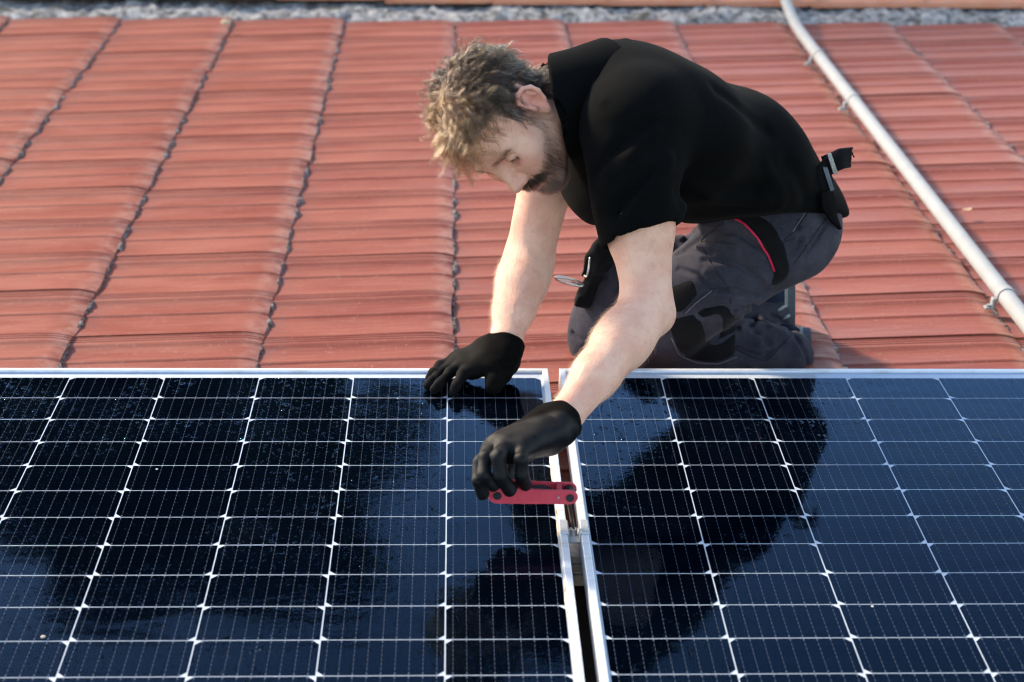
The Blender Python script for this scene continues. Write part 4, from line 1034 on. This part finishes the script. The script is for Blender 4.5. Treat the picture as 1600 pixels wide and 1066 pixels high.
e1 = BODY_V[tri[:, 1]] - BODY_V[tri[:, 0]]; e2 = BODY_V[tri[:, 2]] - BODY_V[tri[:, 0]]; tn = np.cross(e1, e2); ta_ = np.linalg.norm(tn, axis=1) / 2; tn /= (2 * ta_[:, None] + 1e-12)
vn = np.zeros_like(BODY_V)
for k in range(3): np.add.at(vn, tri[:, k], tn)
vn /= np.linalg.norm(vn, axis=1)[:, None] + 1e-12
def scatter(w, n, r):
    """n random surface points, weight per vertex"""
    tw = w[tri].mean(1) * ta_; i = r.choice(len(tri), n, p=tw / tw.sum()); a = np.sqrt(r.random(n)); b = r.random(n)
    bc = np.stack([1 - a, a * (1 - b), a * b], 1)[:, :, None]
    return (BODY_V[tri[i]] * bc).sum(1), nrm_rows((vn[tri[i]] * bc).sum(1))
def nrm_rows(v): return v / (np.linalg.norm(v, axis=-1, keepdims=True) + 1e-12)
def head_hair():
    r = np.random.default_rng(42); ng, nc, K = 640, 18000, 16
    w = sc_ * (np.abs(l_) < 0.0785)
    gp, gn = scatter(w, ng, r); cp, cn = scatter(w, nc, r)
    G = np.array([0, 0, -1.0]); gl_ = hloc(gp)
    def flow(hl, n):
        f, l, u = hl.T
        sd = np.clip((np.abs(l) - 0.020) / 0.03, 0, 1); fw = np.clip(-0.20 + 9.0 * f, -0.7, 0.75)
        t = np.stack([fw, np.sign(l) * (1.0 - 0.8 * sd), -0.15 - 0.95 * sd], 1)
        front = (np.clip((f - 0.048) / 0.02, 0, 1) * np.clip((u - 0.045) / 0.02, 0, 1))[:, None]; t = t * (1 - front) + front * np.stack([0.75 + 0 * f, 0.25 * np.sign(l), -0.25 + 0 * f], 1)
        t = t @ HEAD_R.T; t -= n * (t * n).sum(1, keepdims=True); return nrm_rows(t)
    f, l, u = gl_.T; top = np.clip((u - 0.045) / 0.05, 0, 1)
    L = 0.032 + 0.030 * top + 0.008 * np.clip((f - 0.03) / 0.04, 0, 1); L *= r.uniform(0.75, 1.25, ng)
    side = (np.abs(l) > 0.055); L = np.where(side & (u < 0.045), 0.040 * r.uniform(0.7, 1.2, ng), L); L = np.where(f < -0.06, 0.034 * r.uniform(0.7, 1.2, ng), L)
    curl = 0.0022 + 0.0062 * top * r.uniform(0.4, 1.2, ng) + 0.003 * np.clip((f - 0.04) / 0.03, 0, 1)
    t = flow(gl_, gn); t = nrm_rows(t + 0.35 * r.normal(size=t.shape))
    P = np.zeros((ng, K, 3)); P[:, 0] = gp; d = nrm_rows(gn * 0.75 + t * 0.8)
    for k in range(1, K):
        P[:, k] = P[:, k - 1] + d * (L / (K - 1))[:, None]
        d = nrm_rows(d + t * 0.12 + G * 0.040 * (0.3 + top)[:, None] - gn * 0.10)
    ax = nrm_rows(np.gradient(P, axis=1)); b1 = nrm_rows(np.cross(ax, gn[:, None, :])); b2 = np.cross(ax, b1)
    ph = r.uniform(0, 6.28, ng); turns = r.uniform(0.9, 2.1, ng); tt = np.linspace(0, 1, K)
    ang = ph[:, None] + 6.28 * turns[:, None] * tt; amp = curl[:, None] * np.clip(tt * 1.8, 0, 1)
    P = P + b1 * (np.cos(ang) * amp)[..., None] + b2 * (np.sin(ang) * amp)[..., None] - (b1[:, :1] * (np.cos(ph) * 0)[:, None, None])
    # children follow the nearest lock, drawn together towards the tip
    idx = np.zeros(nc, int)
    for c0 in range(0, nc, 2000):
        d2 = ((cp[c0:c0 + 2000, None] - gp[None]) ** 2).sum(2) + r.normal(0, 4e-6, (len(cp[c0:c0 + 2000]), ng)); idx[c0:c0 + 2000] = d2.argmin(1)
    delta = cp - gp[idx]; pull = 1 - 0.84 * tt[None, :, None] ** 0.7
    sc = r.uniform(0.70, 1.12, nc)
    C = cp[:, None] + (P[idx] - gp[idx][:, None]) * sc[:, None, None] + delta[:, None] * (pull - 1)
    fz = r.normal(size=(nc, 1, 3)) * 0.0018 * tt[None, :, None] ** 1.5; stray = (r.random(nc) < 0.07)[:, None, None]; C = C + fz * (1 + 4.0 * stray)
    # keep outside the skull
    hc = (C.reshape(-1, 3) - HEAD_O) @ HEAD_R - np.array([-0.006, 0, 0.036]); rr = np.array([0.098, 0.077, 0.085]); k0 = np.linalg.norm(hc / rr, axis=1)
    s_ = np.where((k0 < 1.02) & (hc[:, 2] > -0.09), (1.02 + 0.06 * r.random(len(k0)) * (np.tile(tt, nc))) / np.maximum(k0, 0.5), 1.0); hc = hc * s_[:, None] + np.array([-0.006, 0, 0.036]); C = (hc @ HEAD_R.T + HEAD_O).reshape(nc, K, 3)
    tq = (C - co.c) @ co.ax; er = np.linalg.norm(C - co.c - tq[..., None] * co.ax, axis=2); bad = ((co(C.reshape(-1, 3)).reshape(nc, K) < 0.005) | ((tq < 0.05) & (er < 0.11))).any(1)
    hh = hloc(C.reshape(-1, 3)); kk = np.linalg.norm((hh - np.array([-0.006, 0, 0.036])) / np.array([0.098, 0.077, 0.085]), axis=1); fh = ((hh[:, 0] > 0.035) & (hh[:, 2] < 0.070 - 0.4 * (0.076 - hh[:, 0]).clip(0)) & (kk < 1.10)).reshape(nc, K).sum(1) > 4
    bad |= fh & (r.random(nc) < 0.80)
    keep = ~bad; C = C[keep]; cp = cp[keep]; idx = idx[keep]; nc = int(keep.sum())
    chl = hloc(cp); greyp = 0.07 + 0.36 * np.exp(-((chl[:, 0] - 0.02) / 0.03) ** 2 - ((chl[:, 2] - 0.02) / 0.03) ** 2) + 0.2 * (chl[:, 0] < -0.05)
    lock = r.random(ng)[idx]; tone = np.where(r.random(nc) < greyp * (0.5 + lock), r.uniform(0.82, 1.0, nc), np.clip((0.03 + 0.46 * np.clip((chl[:, 0] + 0.02) / 0.07, 0, 1) * np.clip((chl[:, 2] - 0.055) / 0.05, 0, 1)) + 0.16 * (lock - 0.5) + r.normal(0, 0.07, nc), 0, 0.6))  # temple grey is real; paler front crown has sunlight put into its tone
    return strands('hair', C, 0.00013 * r.uniform(0.7, 1.25, nc), tone, M_HAIR, person)
head_hair()
def short_hair(name, w, n, length, lean, rad, seed, mat, droop=0.0, tonef=None, K=5, spread=0.35):
    r = np.random.default_rng(seed); p, nn = scatter(w, n, r); t = lean(p, nn); d = nrm_rows(nn * 0.55 + t + spread * r.normal(size=p.shape)); L = length(p) * r.uniform(0.5, 1.3, n)
    P = np.zeros((n, K, 3)); P[:, 0] = p - nn * 0.0004
    for k in range(1, K):
        P[:, k] = P[:, k - 1] + d * (L / (K - 1))[:, None]; d = nrm_rows(d + t * 0.15 + np.array([0, 0, -1.0]) * droop - nn * 0.06)
    keep = (co(P.reshape(-1, 3)).reshape(n, K) > 0.002).all(1); P = P[keep]; p = p[keep]; n = int(keep.sum())
    tone = tonef(p, r) if tonef else np.clip(r.normal(0.3, 0.15, n), 0, 0.6)
    return strands(name, P, rad * r.uniform(0.7, 1.2, n), tone, mat, person)
def tangent(v):
    v = np.array(v, float)
    def fn(p, n): t = v[None] - n * (n @ v)[:, None]; return nrm_rows(t)
    return fn
def beard_tone(p, r):
    f, l, u = hloc(p).T; g = 0.26 + 0.50 * np.exp(-((f - 0.088) / 0.018) ** 2 - ((u + 0.100) / 0.016) ** 2) + 0.22 * (f < 0.03)
    return np.where(r.random(len(p)) < g, r.uniform(0.82, 1, len(p)), np.clip(r.normal(0.22, 0.14, len(p)), 0, 0.6))
short_hair('beard', st_ * (0.35 + 0.65 * np.clip((f_ - 0.02) / 0.05, 0, 1)), 19000, lambda p: 0.0052 + 0.0048 * np.clip((hloc(p)[:, 0] - 0.03) / 0.05, 0, 1), tangent(HM @ nrm((0.25, 0, -1.0))), 0.00012, 3, M_BEARD, 0.02, beard_tone)
wm = np.exp(-((u_ + 0.0610 + 0.16 * (al - 0.012).clip(0)) / 0.0055) ** 2) * (f_ > 0.078) * (al < 0.036) * inhead
short_hair('moustache', wm, 2600, lambda p: 0.0095 + 0 * p[:, 0], lambda p, n: nrm_rows(tangent(HM @ nrm((0.10, 0, -1.0)))(p, n) + 0.55 * np.sign(hloc(p)[:, 1])[:, None] * (HM[:, 1][None])), 0.00013, 61, M_BEARD, 0.0, lambda p, r: np.where(r.random(len(p)) < 0.10, 0.9, np.clip(r.normal(0.12, 0.1, len(p)), 0, 0.6)), 5, 0.22)
wt = np.exp(-((u_ + 0.098) / 0.011) ** 2) * (f_ > 0.070) * (al < 0.030) * inhead
short_hair('chin_beard', wt, 2200, lambda p: 0.0105 + 0 * p[:, 0], tangent(HM @ nrm((0.35, 0, -1.0))), 0.00012, 62, M_BEARD, 0.02, lambda p, r: np.where(r.random(len(p)) < 0.5, r.uniform(0.82, 1, len(p)), 0.15), 5, 0.3)
for sg in (-1, 1):
    wb = np.exp(-((u_ - 0.0190 + 0.10 * (al - 0.03).clip(0)) / 0.0036) ** 2) * (f_ > 0.050) * (al > 0.012) * (al < 0.052) * (l_ * sg > 0) * inhead
    short_hair('eyebrow', wb, 480, lambda p: 0.0085 + 0 * p[:, 0], tangent(HM @ nrm((-0.35, 0.9 * sg, 0.25))), 0.00010, 9 + sg, M_BEARD, 0.0, lambda p, r: np.clip(r.normal(0.12, 0.1, len(p)), 0, 0.6), 5, 0.26)
    wl = np.exp(-((u_ + 0.0050) / 0.0016) ** 2) * (f_ > 0.070) * (al > 0.020) * (al < 0.046) * (l_ * sg > 0) * inhead
    short_hair('eyelashes', wl, 220, lambda p: 0.0065 + 0 * p[:, 0], tangent(HM @ nrm((1.0, 0.2 * sg, -0.5))), 0.00009, 19 + sg, M_BEARD, 0.0, lambda p, r: np.zeros(len(p)), 4, 0.15)
for el, wr, sd, N_ in ((elL, wrL, 51, 3600), (elR, wrR, 52, 2400)):
    d = wr - el; tt = ((BODY_V - el) @ d) / (d @ d); dist = np.linalg.norm(BODY_V - el - tt[:, None] * d, axis=1)
    side = (vn @ nrm(np.array([-0.8, 0.1, 0.5]))).clip(0) ** 0.5 + 0.15
    w = ((tt > -0.02) & (tt < 0.93) & (dist < 0.065)) * np.clip((tt + 0.02) / 0.2, 0, 1) * side
    short_hair('arm_hair', w, N_, lambda p: 0.012 + 0 * p[:, 0], tangent(nrm(nrm(d) + np.array([-0.5, 0.0, -0.2]))), 0.00008, sd, M_ARMHAIR, 0.03, lambda p, r: r.uniform(0, 1, len(p)))

# =================================================================== what the trousers carry
SEAMC = plain('dark_seam', (0.010, 0.010, 0.013), 0.9); THREAD = plain('grey_thread', (0.16, 0.16, 0.17), 0.9)
patch('thigh_panel', B_T, [(1139, 338), (1163, 350), (1184, 372), (1199, 396), (1208, 424), (1203, 448)], [(1172, 331), (1203, 346), (1223, 374), (1232, 402), (1234, 429), (1212, 449)], M_PATCH, trou, 0.0026)
seam('red_piping', B_T, [(1139, 337), (1163, 349), (1184, 371), (1199, 395), (1209, 423)], 0.0021, M_RIBBON, trou, 0.0030)
patch('knee_pad', B_T, [(1040, 500), (1050, 530), (1063, 554), (1090, 565), (1122, 567), (1150, 556)], [(1085, 489), (1097, 500), (1106, 526), (1113, 537), (1128, 535), (1151, 517)], M_PATCH, trou, 0.0030, 26, 9)
patch('knee_patch', B_T, [(1047, 446), (1064, 440), (1079, 436), (1086, 447)], [(1048, 490), (1058, 490), (1067, 489), (1091, 460)], M_PATCH, trou, 0.0024, 14, 9)
patch('knee_strap', B_T, [(1086, 485), (1106, 481), (1127, 477), (1143, 484), (1150, 500), (1150, 520)], [(1099, 499), (1110, 495), (1122, 492), (1129, 500), (1127, 518), (1119, 533)], M_PATCH, trou, 0.0028, 26, 7)
seam('pocket_seam', B_T, [(1130, 349), (1105, 366), (1094, 376), (1100, 393), (1115, 420), (1139, 450), (1142, 474)], 0.0011, SEAMC, trou)
seam('pocket_seam', B_T, [(1094, 376), (1120, 379), (1150, 382)], 0.0010, SEAMC, trou)
seam('side_seam', B_T, [(1067, 489), (1085, 470), (1110, 452), (1135, 452)], 0.0011, SEAMC, trou)
seam('side_seam', B_T, [(1149, 545), (1170, 556), (1195, 566), (1215, 548), (1240, 520)], 0.0010, SEAMC, trou)
seam('yoke_seam', B_T, [(1262, 333), (1251, 350), (1241, 364), (1226, 374)], 0.0013, SEAMC, trou); seam('yoke_seam', B_T, [(1292, 338), (1278, 360), (1264, 380), (1255, 392)], 0.0012, SEAMC, trou)
seam('yoke_seam', B_T, [(1224, 378), (1240, 372), (1262, 384), (1240, 412)], 0.0010, SEAMC, trou)
for pts in ([(1049, 528), (1061, 555), (1088, 567), (1122, 569), (1151, 558)], [(1072, 489), (1088, 473), (1112, 455)], [(1258, 333), (1247, 350), (1238, 363)]): seam('stitching', B_T, pts, 0.00075, THREAD, trou, 0.0010)
# black holster pocket hanging over the far thigh, with a pen loop
hn = nrm((0.75, -0.6, 0.2))
ha = nrm(at(905, 486, 0.32) - at(943, 384, 0.32)); hn = nrm(hn - ha * (hn @ ha)); hs_ = np.cross(ha, hn); HMx = np.stack([hs_, hn, ha], 1); hc_ = at(928, 434, 0.32)
hp = [('u', Bx(hc_, (0.0215, 0.0135, 0.060), HMx, 0.006), 0), ('u', Bx(hc_ - ha * 0.036, (0.0245, 0.0165, 0.022), HMx, 0.005), 0.004), ('u', Bx(hc_ + ha * 0.050 - hs_ * 0.010, (0.020, 0.006, 0.014), HMx, 0.003), 0.008), ('u', Bx(hc_ + ha * 0.050 + hs_ * 0.014, (0.015, 0.005, 0.012), HMx, 0.003), 0.006),
      ('u', Fl(at(946, 372, 0.32), at(932, 386, 0.32), 0.010, 0.012, hn, 0.6), 0.006), ('u', Fl(at(920, 402, 0.31), at(911, 430, 0.31), 0.009, 0.009, hn, 0.7), 0.006), ('u', Fl(at(944, 392, 0.32), at(1025, 372, 0.30), 0.022, 0.030, hn, 0.45), 0.012), ('f', sines(91, 50, 0.0018), 0), ('f', sines(92, 120, 0.0008), 0)]
c_ = at(940, 425, 0.32); V_, F_ = sdf_mesh(hp, c_ - 0.19, c_ + 0.19, 0.0028); holster = link('holster_pocket', fast_mesh('holster_pocket', relax(V_, F_, 2), F_, M_PATCH), trou)
q = MB(); q.tube(catmull([at(922, 402, 0.285), at(920, 418, 0.275), at(917, 432, 0.275), at(913, 431, 0.28)], 5), 0.0020, 6); q.build('clip_wire', M_STEEL, holster, True)
q = MB(); ctr = at(890, 440, 0.29); a_ = at(868, 434, 0.28) - ctr; b_ = nrm(np.cross(a_, [0.1, 1.0, 0.15])) * 0.0062; ring = [ctr + a_ * math.cos(k) + b_ * math.sin(k) for k in np.linspace(0, 2 * math.pi, 33)]
q.tube(ring, 0.0026, 8, False); q.tube([ctr + a_ * 0.95 - b_ * 0.2, ctr - a_ * 1.1 + b_ * 0.1], 0.0016, 6)
tag(q.build('steel_ring', M_STEEL, None, True), 'narrow steel ring poking out of the black pocket on the far thigh', 'ring')

# belt, its light keeper, the torn flap standing off the back and the loose tail under the shirt
M_LEATHER = plain('worn_black_leather', (0.004, 0.0043, 0.005), 0.75, 0, 0.3, 50, 0.0006, 0.15)
def slab(name, A, B_, th, mat, parent, n=9, m_=5, curl=0.0, rag=0.0):
    """bent strip between two space curves, thickness th"""
    A = resample(np.array(A), n); B_ = resample(np.array(B_), n); r = np.random.default_rng(len(name)); top = []
    for i in range(n):
        for j in range(m_):
            p = A[i] + (B_[i] - A[i]) * j / (m_ - 1); p = p + nrm(CAM_C - p) * curl * math.sin(math.pi * j / (m_ - 1))
            if i == n - 1: p = p + (A[i] - A[i - 1]) * r.uniform(-rag, rag)
            top.append(p)
    top = np.array(top); i0 = (n // 2) * m_ + m_ // 2; nn = nrm(np.cross(top[i0 + 1] - top[i0], top[i0 + m_] - top[i0]));
    if nn @ (CAM_C - top[i0]) < 0: nn = -nn
    N_ = len(top); V = np.concatenate([top, top - nn * th]); F = []
    for i in range(n - 1):
        for j in range(m_ - 1):
            f = (i * m_ + j, i * m_ + j + 1, (i + 1) * m_ + j + 1, (i + 1) * m_ + j); F += [f, tuple(k + N_ for k in f[::-1])]
    rim = [j for j in range(m_)] + [(i + 1) * m_ + m_ - 1 for i in range(n - 1)] + [(n - 1) * m_ + j for j in range(m_ - 2, -1, -1)] + [i * m_ for i in range(n - 2, 0, -1)]
    for a, b in zip(rim, rim[1:] + rim[:1]): F.append((a, b, b + N_, a + N_))
    q = MB(); q.add(V, F); return autosmooth(q.build(name, mat, parent), 50)
def off_s(px, py, lift=0.004):
    p, nn = onto(B_S, px, py); return p + nn * lift
Yb = min(off_s(1280, 270)[1], off_s(1288, 262)[1]) - 0.012
belt = slab('belt', [at(1262, 281, Yb + 0.004), at(1276, 263, Yb + 0.002), at(1287, 250, Yb), at(1296, 243, Yb + 0.004)], [at(1264, 297, Yb + 0.004), at(1276, 299, Yb + 0.002), at(1290, 300, Yb), at(1303, 298, Yb + 0.006)], 0.006, M_LEATHER, person, 9, 5, 0.003)
slab('belt_keeper', [at(1286, 262, Yb - 0.004), at(1293, 262, Yb - 0.004)], [at(1298, 299, Yb - 0.004), at(1304, 297, Yb - 0.002)], 0.003, plain('grey_webbing', (0.09, 0.11, 0.135), 0.7), belt, 3, 6, 0.004)
slab('belt_loop', [at(1293, 241, Yb - 0.002), at(1299, 240, Yb)], [at(1303, 273, Yb - 0.002), at(1310, 272, Yb)], 0.003, plain('worn_silver_cloth', (0.30, 0.29, 0.26), 0.6, 0, 0.4, 300), belt, 3, 6, 0.006)
flap = slab('torn_flap', [at(1284, 246, Yb + 0.012), at(1297, 241, Yb + 0.01), at(1312, 233, Yb + 0.005), at(1332, 231, Yb + 0.02)], [at(1294, 276, Yb + 0.012), at(1309, 268, Yb + 0.005), at(1318, 264, Yb), at(1328, 262, Yb + 0.02)], 0.0035, M_PATCH, belt, 9, 6, 0.008, 0.35)
for px_, py_ in ((1331, 238), (1333, 243), (1328, 256)):
    q = MB(); p0 = at(px_ - 4, py_ - 2, Yb + 0.018); q.tube([p0, p0 + np.array([0.004, 0, -0.001]), p0 + np.array([0.007, 0, -0.006])], [0.0014, 0.0011, 0.0016], 5); q.build('frayed_thread', M_PATCH, flap, True)
Yt = onto(B_T, 1296, 345)[0][1]
slab('shirt_tail', [at(1284, 300, Yt - 0.03), at(1286, 325, Yt - 0.03), at(1300, 346, Yt - 0.02), at(1313, 359, Yt)], [at(1302, 300, Yt), at(1307, 325, Yt), at(1309, 340, Yt), at(1316, 358, Yt)], 0.004, M_SHIRT, shirt, 9, 5, 0.004)

# shoes
M_SHOE = mat_cloth('navy_suede', (0.010, 0.016, 0.032), (0.016, 0.024, 0.046), 300, 0.85, 0.05); M_SOLE = plain('grey_rubber', (0.085, 0.10, 0.115), 0.75, 0, 0.2, 120, 0.0006); M_WELT = plain('pale_welt', (0.33, 0.35, 0.32), 0.8, 0, 0.2, 200)
def make_shoe(heel, toe, sole_n, label):
    ax = nrm(toe - heel); sole_n = nrm(sole_n - ax * (sole_n @ ax)); sd = np.cross(ax, sole_n); L = np.linalg.norm(toe - heel); P = []
    P += [('u', Fl(heel - sole_n * 0.004, heel + ax * L * 0.5 - sole_n * 0.004, 0.040, 0.041, sole_n, 0.95), 0), ('u', Fl(heel + ax * L * 0.45, toe - ax * 0.03, 0.045, 0.040, sole_n, 0.62), 0.03), ('u', Rc(heel - sole_n * 0.02, heel - sole_n * 0.07 + ax * 0.01, 0.040, 0.044), 0.02),
          ('i', type('Pl', (), {'__call__': lambda s, p: (p - heel - sole_n * 0.024) @ sole_n})(), 0.004), ('f', sines(5, 70, 0.0012), 0)]
    c0 = heel + ax * L * 0.4 - sole_n * 0.03; V_, F_ = sdf_mesh(P, c0 - 0.20, c0 + 0.20, 0.0036)
    sh = link('shoe', fast_mesh('shoe', relax(V_, F_, 2), F_, M_SHOE), person); tag(sh, label)
    for nm, a, b, grow, mt in (('welt', 0.0215, 0.0275, 0.003, M_WELT), ('sole', 0.0275, 0.043, 0.001, M_SOLE)):
        V = []; n = 30
        for h_ in (a, b):
            for k in range(n):
                t = 2 * math.pi * k / n; x = math.cos(t); w = (0.040 + 0.006 * x) * (1 if True else 0)
                V.append(heel + ax * (L * 0.40 + (L * 0.40 + 0.036 + grow) * x) + sd * (w + grow) * math.copysign(abs(math.sin(t)) ** 0.7, math.sin(t)) + sole_n * h_)
        q = MB(); q.add(V, [tuple(range(n))[::-1], tuple(range(n, 2 * n))] + [(k, (k + 1) % n, n + (k + 1) % n, n + k) for k in range(n)]); autosmooth(q.build(nm, mt, sh), 50)
    return sh
sR = make_shoe(at(1208, 452, 0.45), at(1206, 590, 0.47), np.array([1.0, -0.10, 0.05]), 'navy shoe standing on its toes')
sL = make_shoe(at(1234, 538, 0.40), at(1238, 640, 0.47), np.array([1.0, -0.15, 0.10]), 'navy shoe almost hidden by the trouser leg')
for a, b in (((1209, 489), (1228, 477)), ((1222, 499), (1234, 492))):
    q = MB(); p0, p1 = at(*a, 0.405), at(*b, 0.402); q.tube([p0, (p0 + p1) / 2 + np.array([0, -0.002, 0.001]), p1], 0.0034, 6); q.build('stripe', M_WELT, sR, True)

# =================================================================== the red folding key set
tA, tB = at(777, 773.5, -0.566), at(890.5, 777, -0.566)
tool = empty('folding_key_set', tB); tag(tool, 'red folding hex key tool held in the glove above the panel gap', 'tool')
ex = nrm(tB - tA); ey = nrm(np.array([0, -1.0, 0]) - ex * -ex[1]); ez = np.cross(ey, ex) * -1.0
if ez[2] < 0: ez = -ez
TL = np.linalg.norm(tB - tA); t0 = np.array(tool.location)
def TP(x, y, z): return ex * (x - TL) + ey * y + ez * z           # x from the left pivot, y towards the camera, z up
def plate(y0, y1, name):
    pts = []
    for k in range(13): a = math.radians(90 + 180 * k / 12); pts.append((0.0140 * math.cos(a), 0.0140 * math.sin(a)))
    pts += [(TL * 0.35, -0.0134), (TL * 0.75, -0.0118)]
    for k in range(13): a = math.radians(-90 + 180 * k / 12); pts.append((TL + 0.0118 * math.cos(a), 0.0118 * math.sin(a)))
    pts += [(TL * 0.75, 0.0112), (TL * 0.35, 0.0124)]
    n = len(pts); V = []; c = np.mean(pts, 0)
    for y, s_ in ((y0, 0.965), (y0 + (y1 - y0) * 0.25, 1), (y0 + (y1 - y0) * 0.75, 1), (y1, 0.965)):
        for (x, z) in pts: V.append(TP(c[0] + (x - c[0]) * (1 - (1 - s_) * 0.25), y, c[1] + (z - c[1]) * s_))
    F = [(i * n + k, i * n + (k + 1) % n, (i + 1) * n + (k + 1) % n, (i + 1) * n + k) for i in range(3) for k in range(n)] + [tuple(range(n))[::-1], tuple(3 * n + k for k in range(n))]
    q = MB(); q.add(V, F); return autosmooth(q.build(name, M_RED, tool), 35)
plate(-0.0020, 0.0020, 'side_plate'); plate(-0.0270, -0.0235, 'side_plate')
def tbox(x0, x1, y0, y1, z0, z1, name, mat, bev=0.0008):
    q = MB(); q.box(TP((x0 + x1) / 2, (y0 + y1) / 2, (z0 + z1) / 2), ((x1 - x0) / 2, (y1 - y0) / 2, (z1 - z0) / 2), np.stack([ex, ey, ez], 1), bev); return q.build(name, mat, tool)
tbox(TL - 0.0200, TL - 0.0125, -0.0235, -0.0020, -0.004, 0.0108, 'spacer', M_RED)
for k, (yy, rr) in enumerate(((-0.0055, 0.0026), (-0.0110, 0.0030), (-0.0168, 0.0022), (-0.0212, 0.0018))):
    q = MB(); q.tube([TP(0.004, yy, 0.001), TP(TL - 0.024 - 0.004 * k, yy, 0.0062)], rr, 6); q.build('folded_key', M_BLACKSTEEL, tool)
for x, z, r in ((0.0, 0.0, 0.0062), (TL, 0.0, 0.0060)):
    q = MB(); q.disc(TP(x, 0.0030, z), ey, r, 0.0022, 20); q.disc(TP(x, 0.0038, z), ey, r * 0.52, 0.0012, 6); autosmooth(q.build('pivot_screw', M_BLACKSTEEL, tool))
    q = MB(); q.disc(TP(x, -0.0128, z), ey, 0.0090, 0.0208, 20); autosmooth(q.build('pivot_barrel', M_BLACKSTEEL, tool))
q = MB(); q.disc(TP(TL - 0.0172, 0.0022, -0.0002), ey, 0.0017, 0.0010, 10); q.build('rivet', M_STEEL, tool)
kt = np.array([BX + 0.001, BY + 0.004, -0.0062]) - t0
q = MB(); q.tube([TP(TL - 0.001, -0.0095, -0.004), kt], 0.0023, 6, True); q.build('extended_key', M_BLACKSTEEL, tool)
q = MB(); q.tube([TP(TL - 0.0052, -0.0060, -0.004), kt + np.array([-0.0042, 0.0, 0.012])], 0.0010, 6, True); q.build('extended_key', plain('bronze_key', (0.40, 0.27, 0.12), 0.35, 0.8), tool)
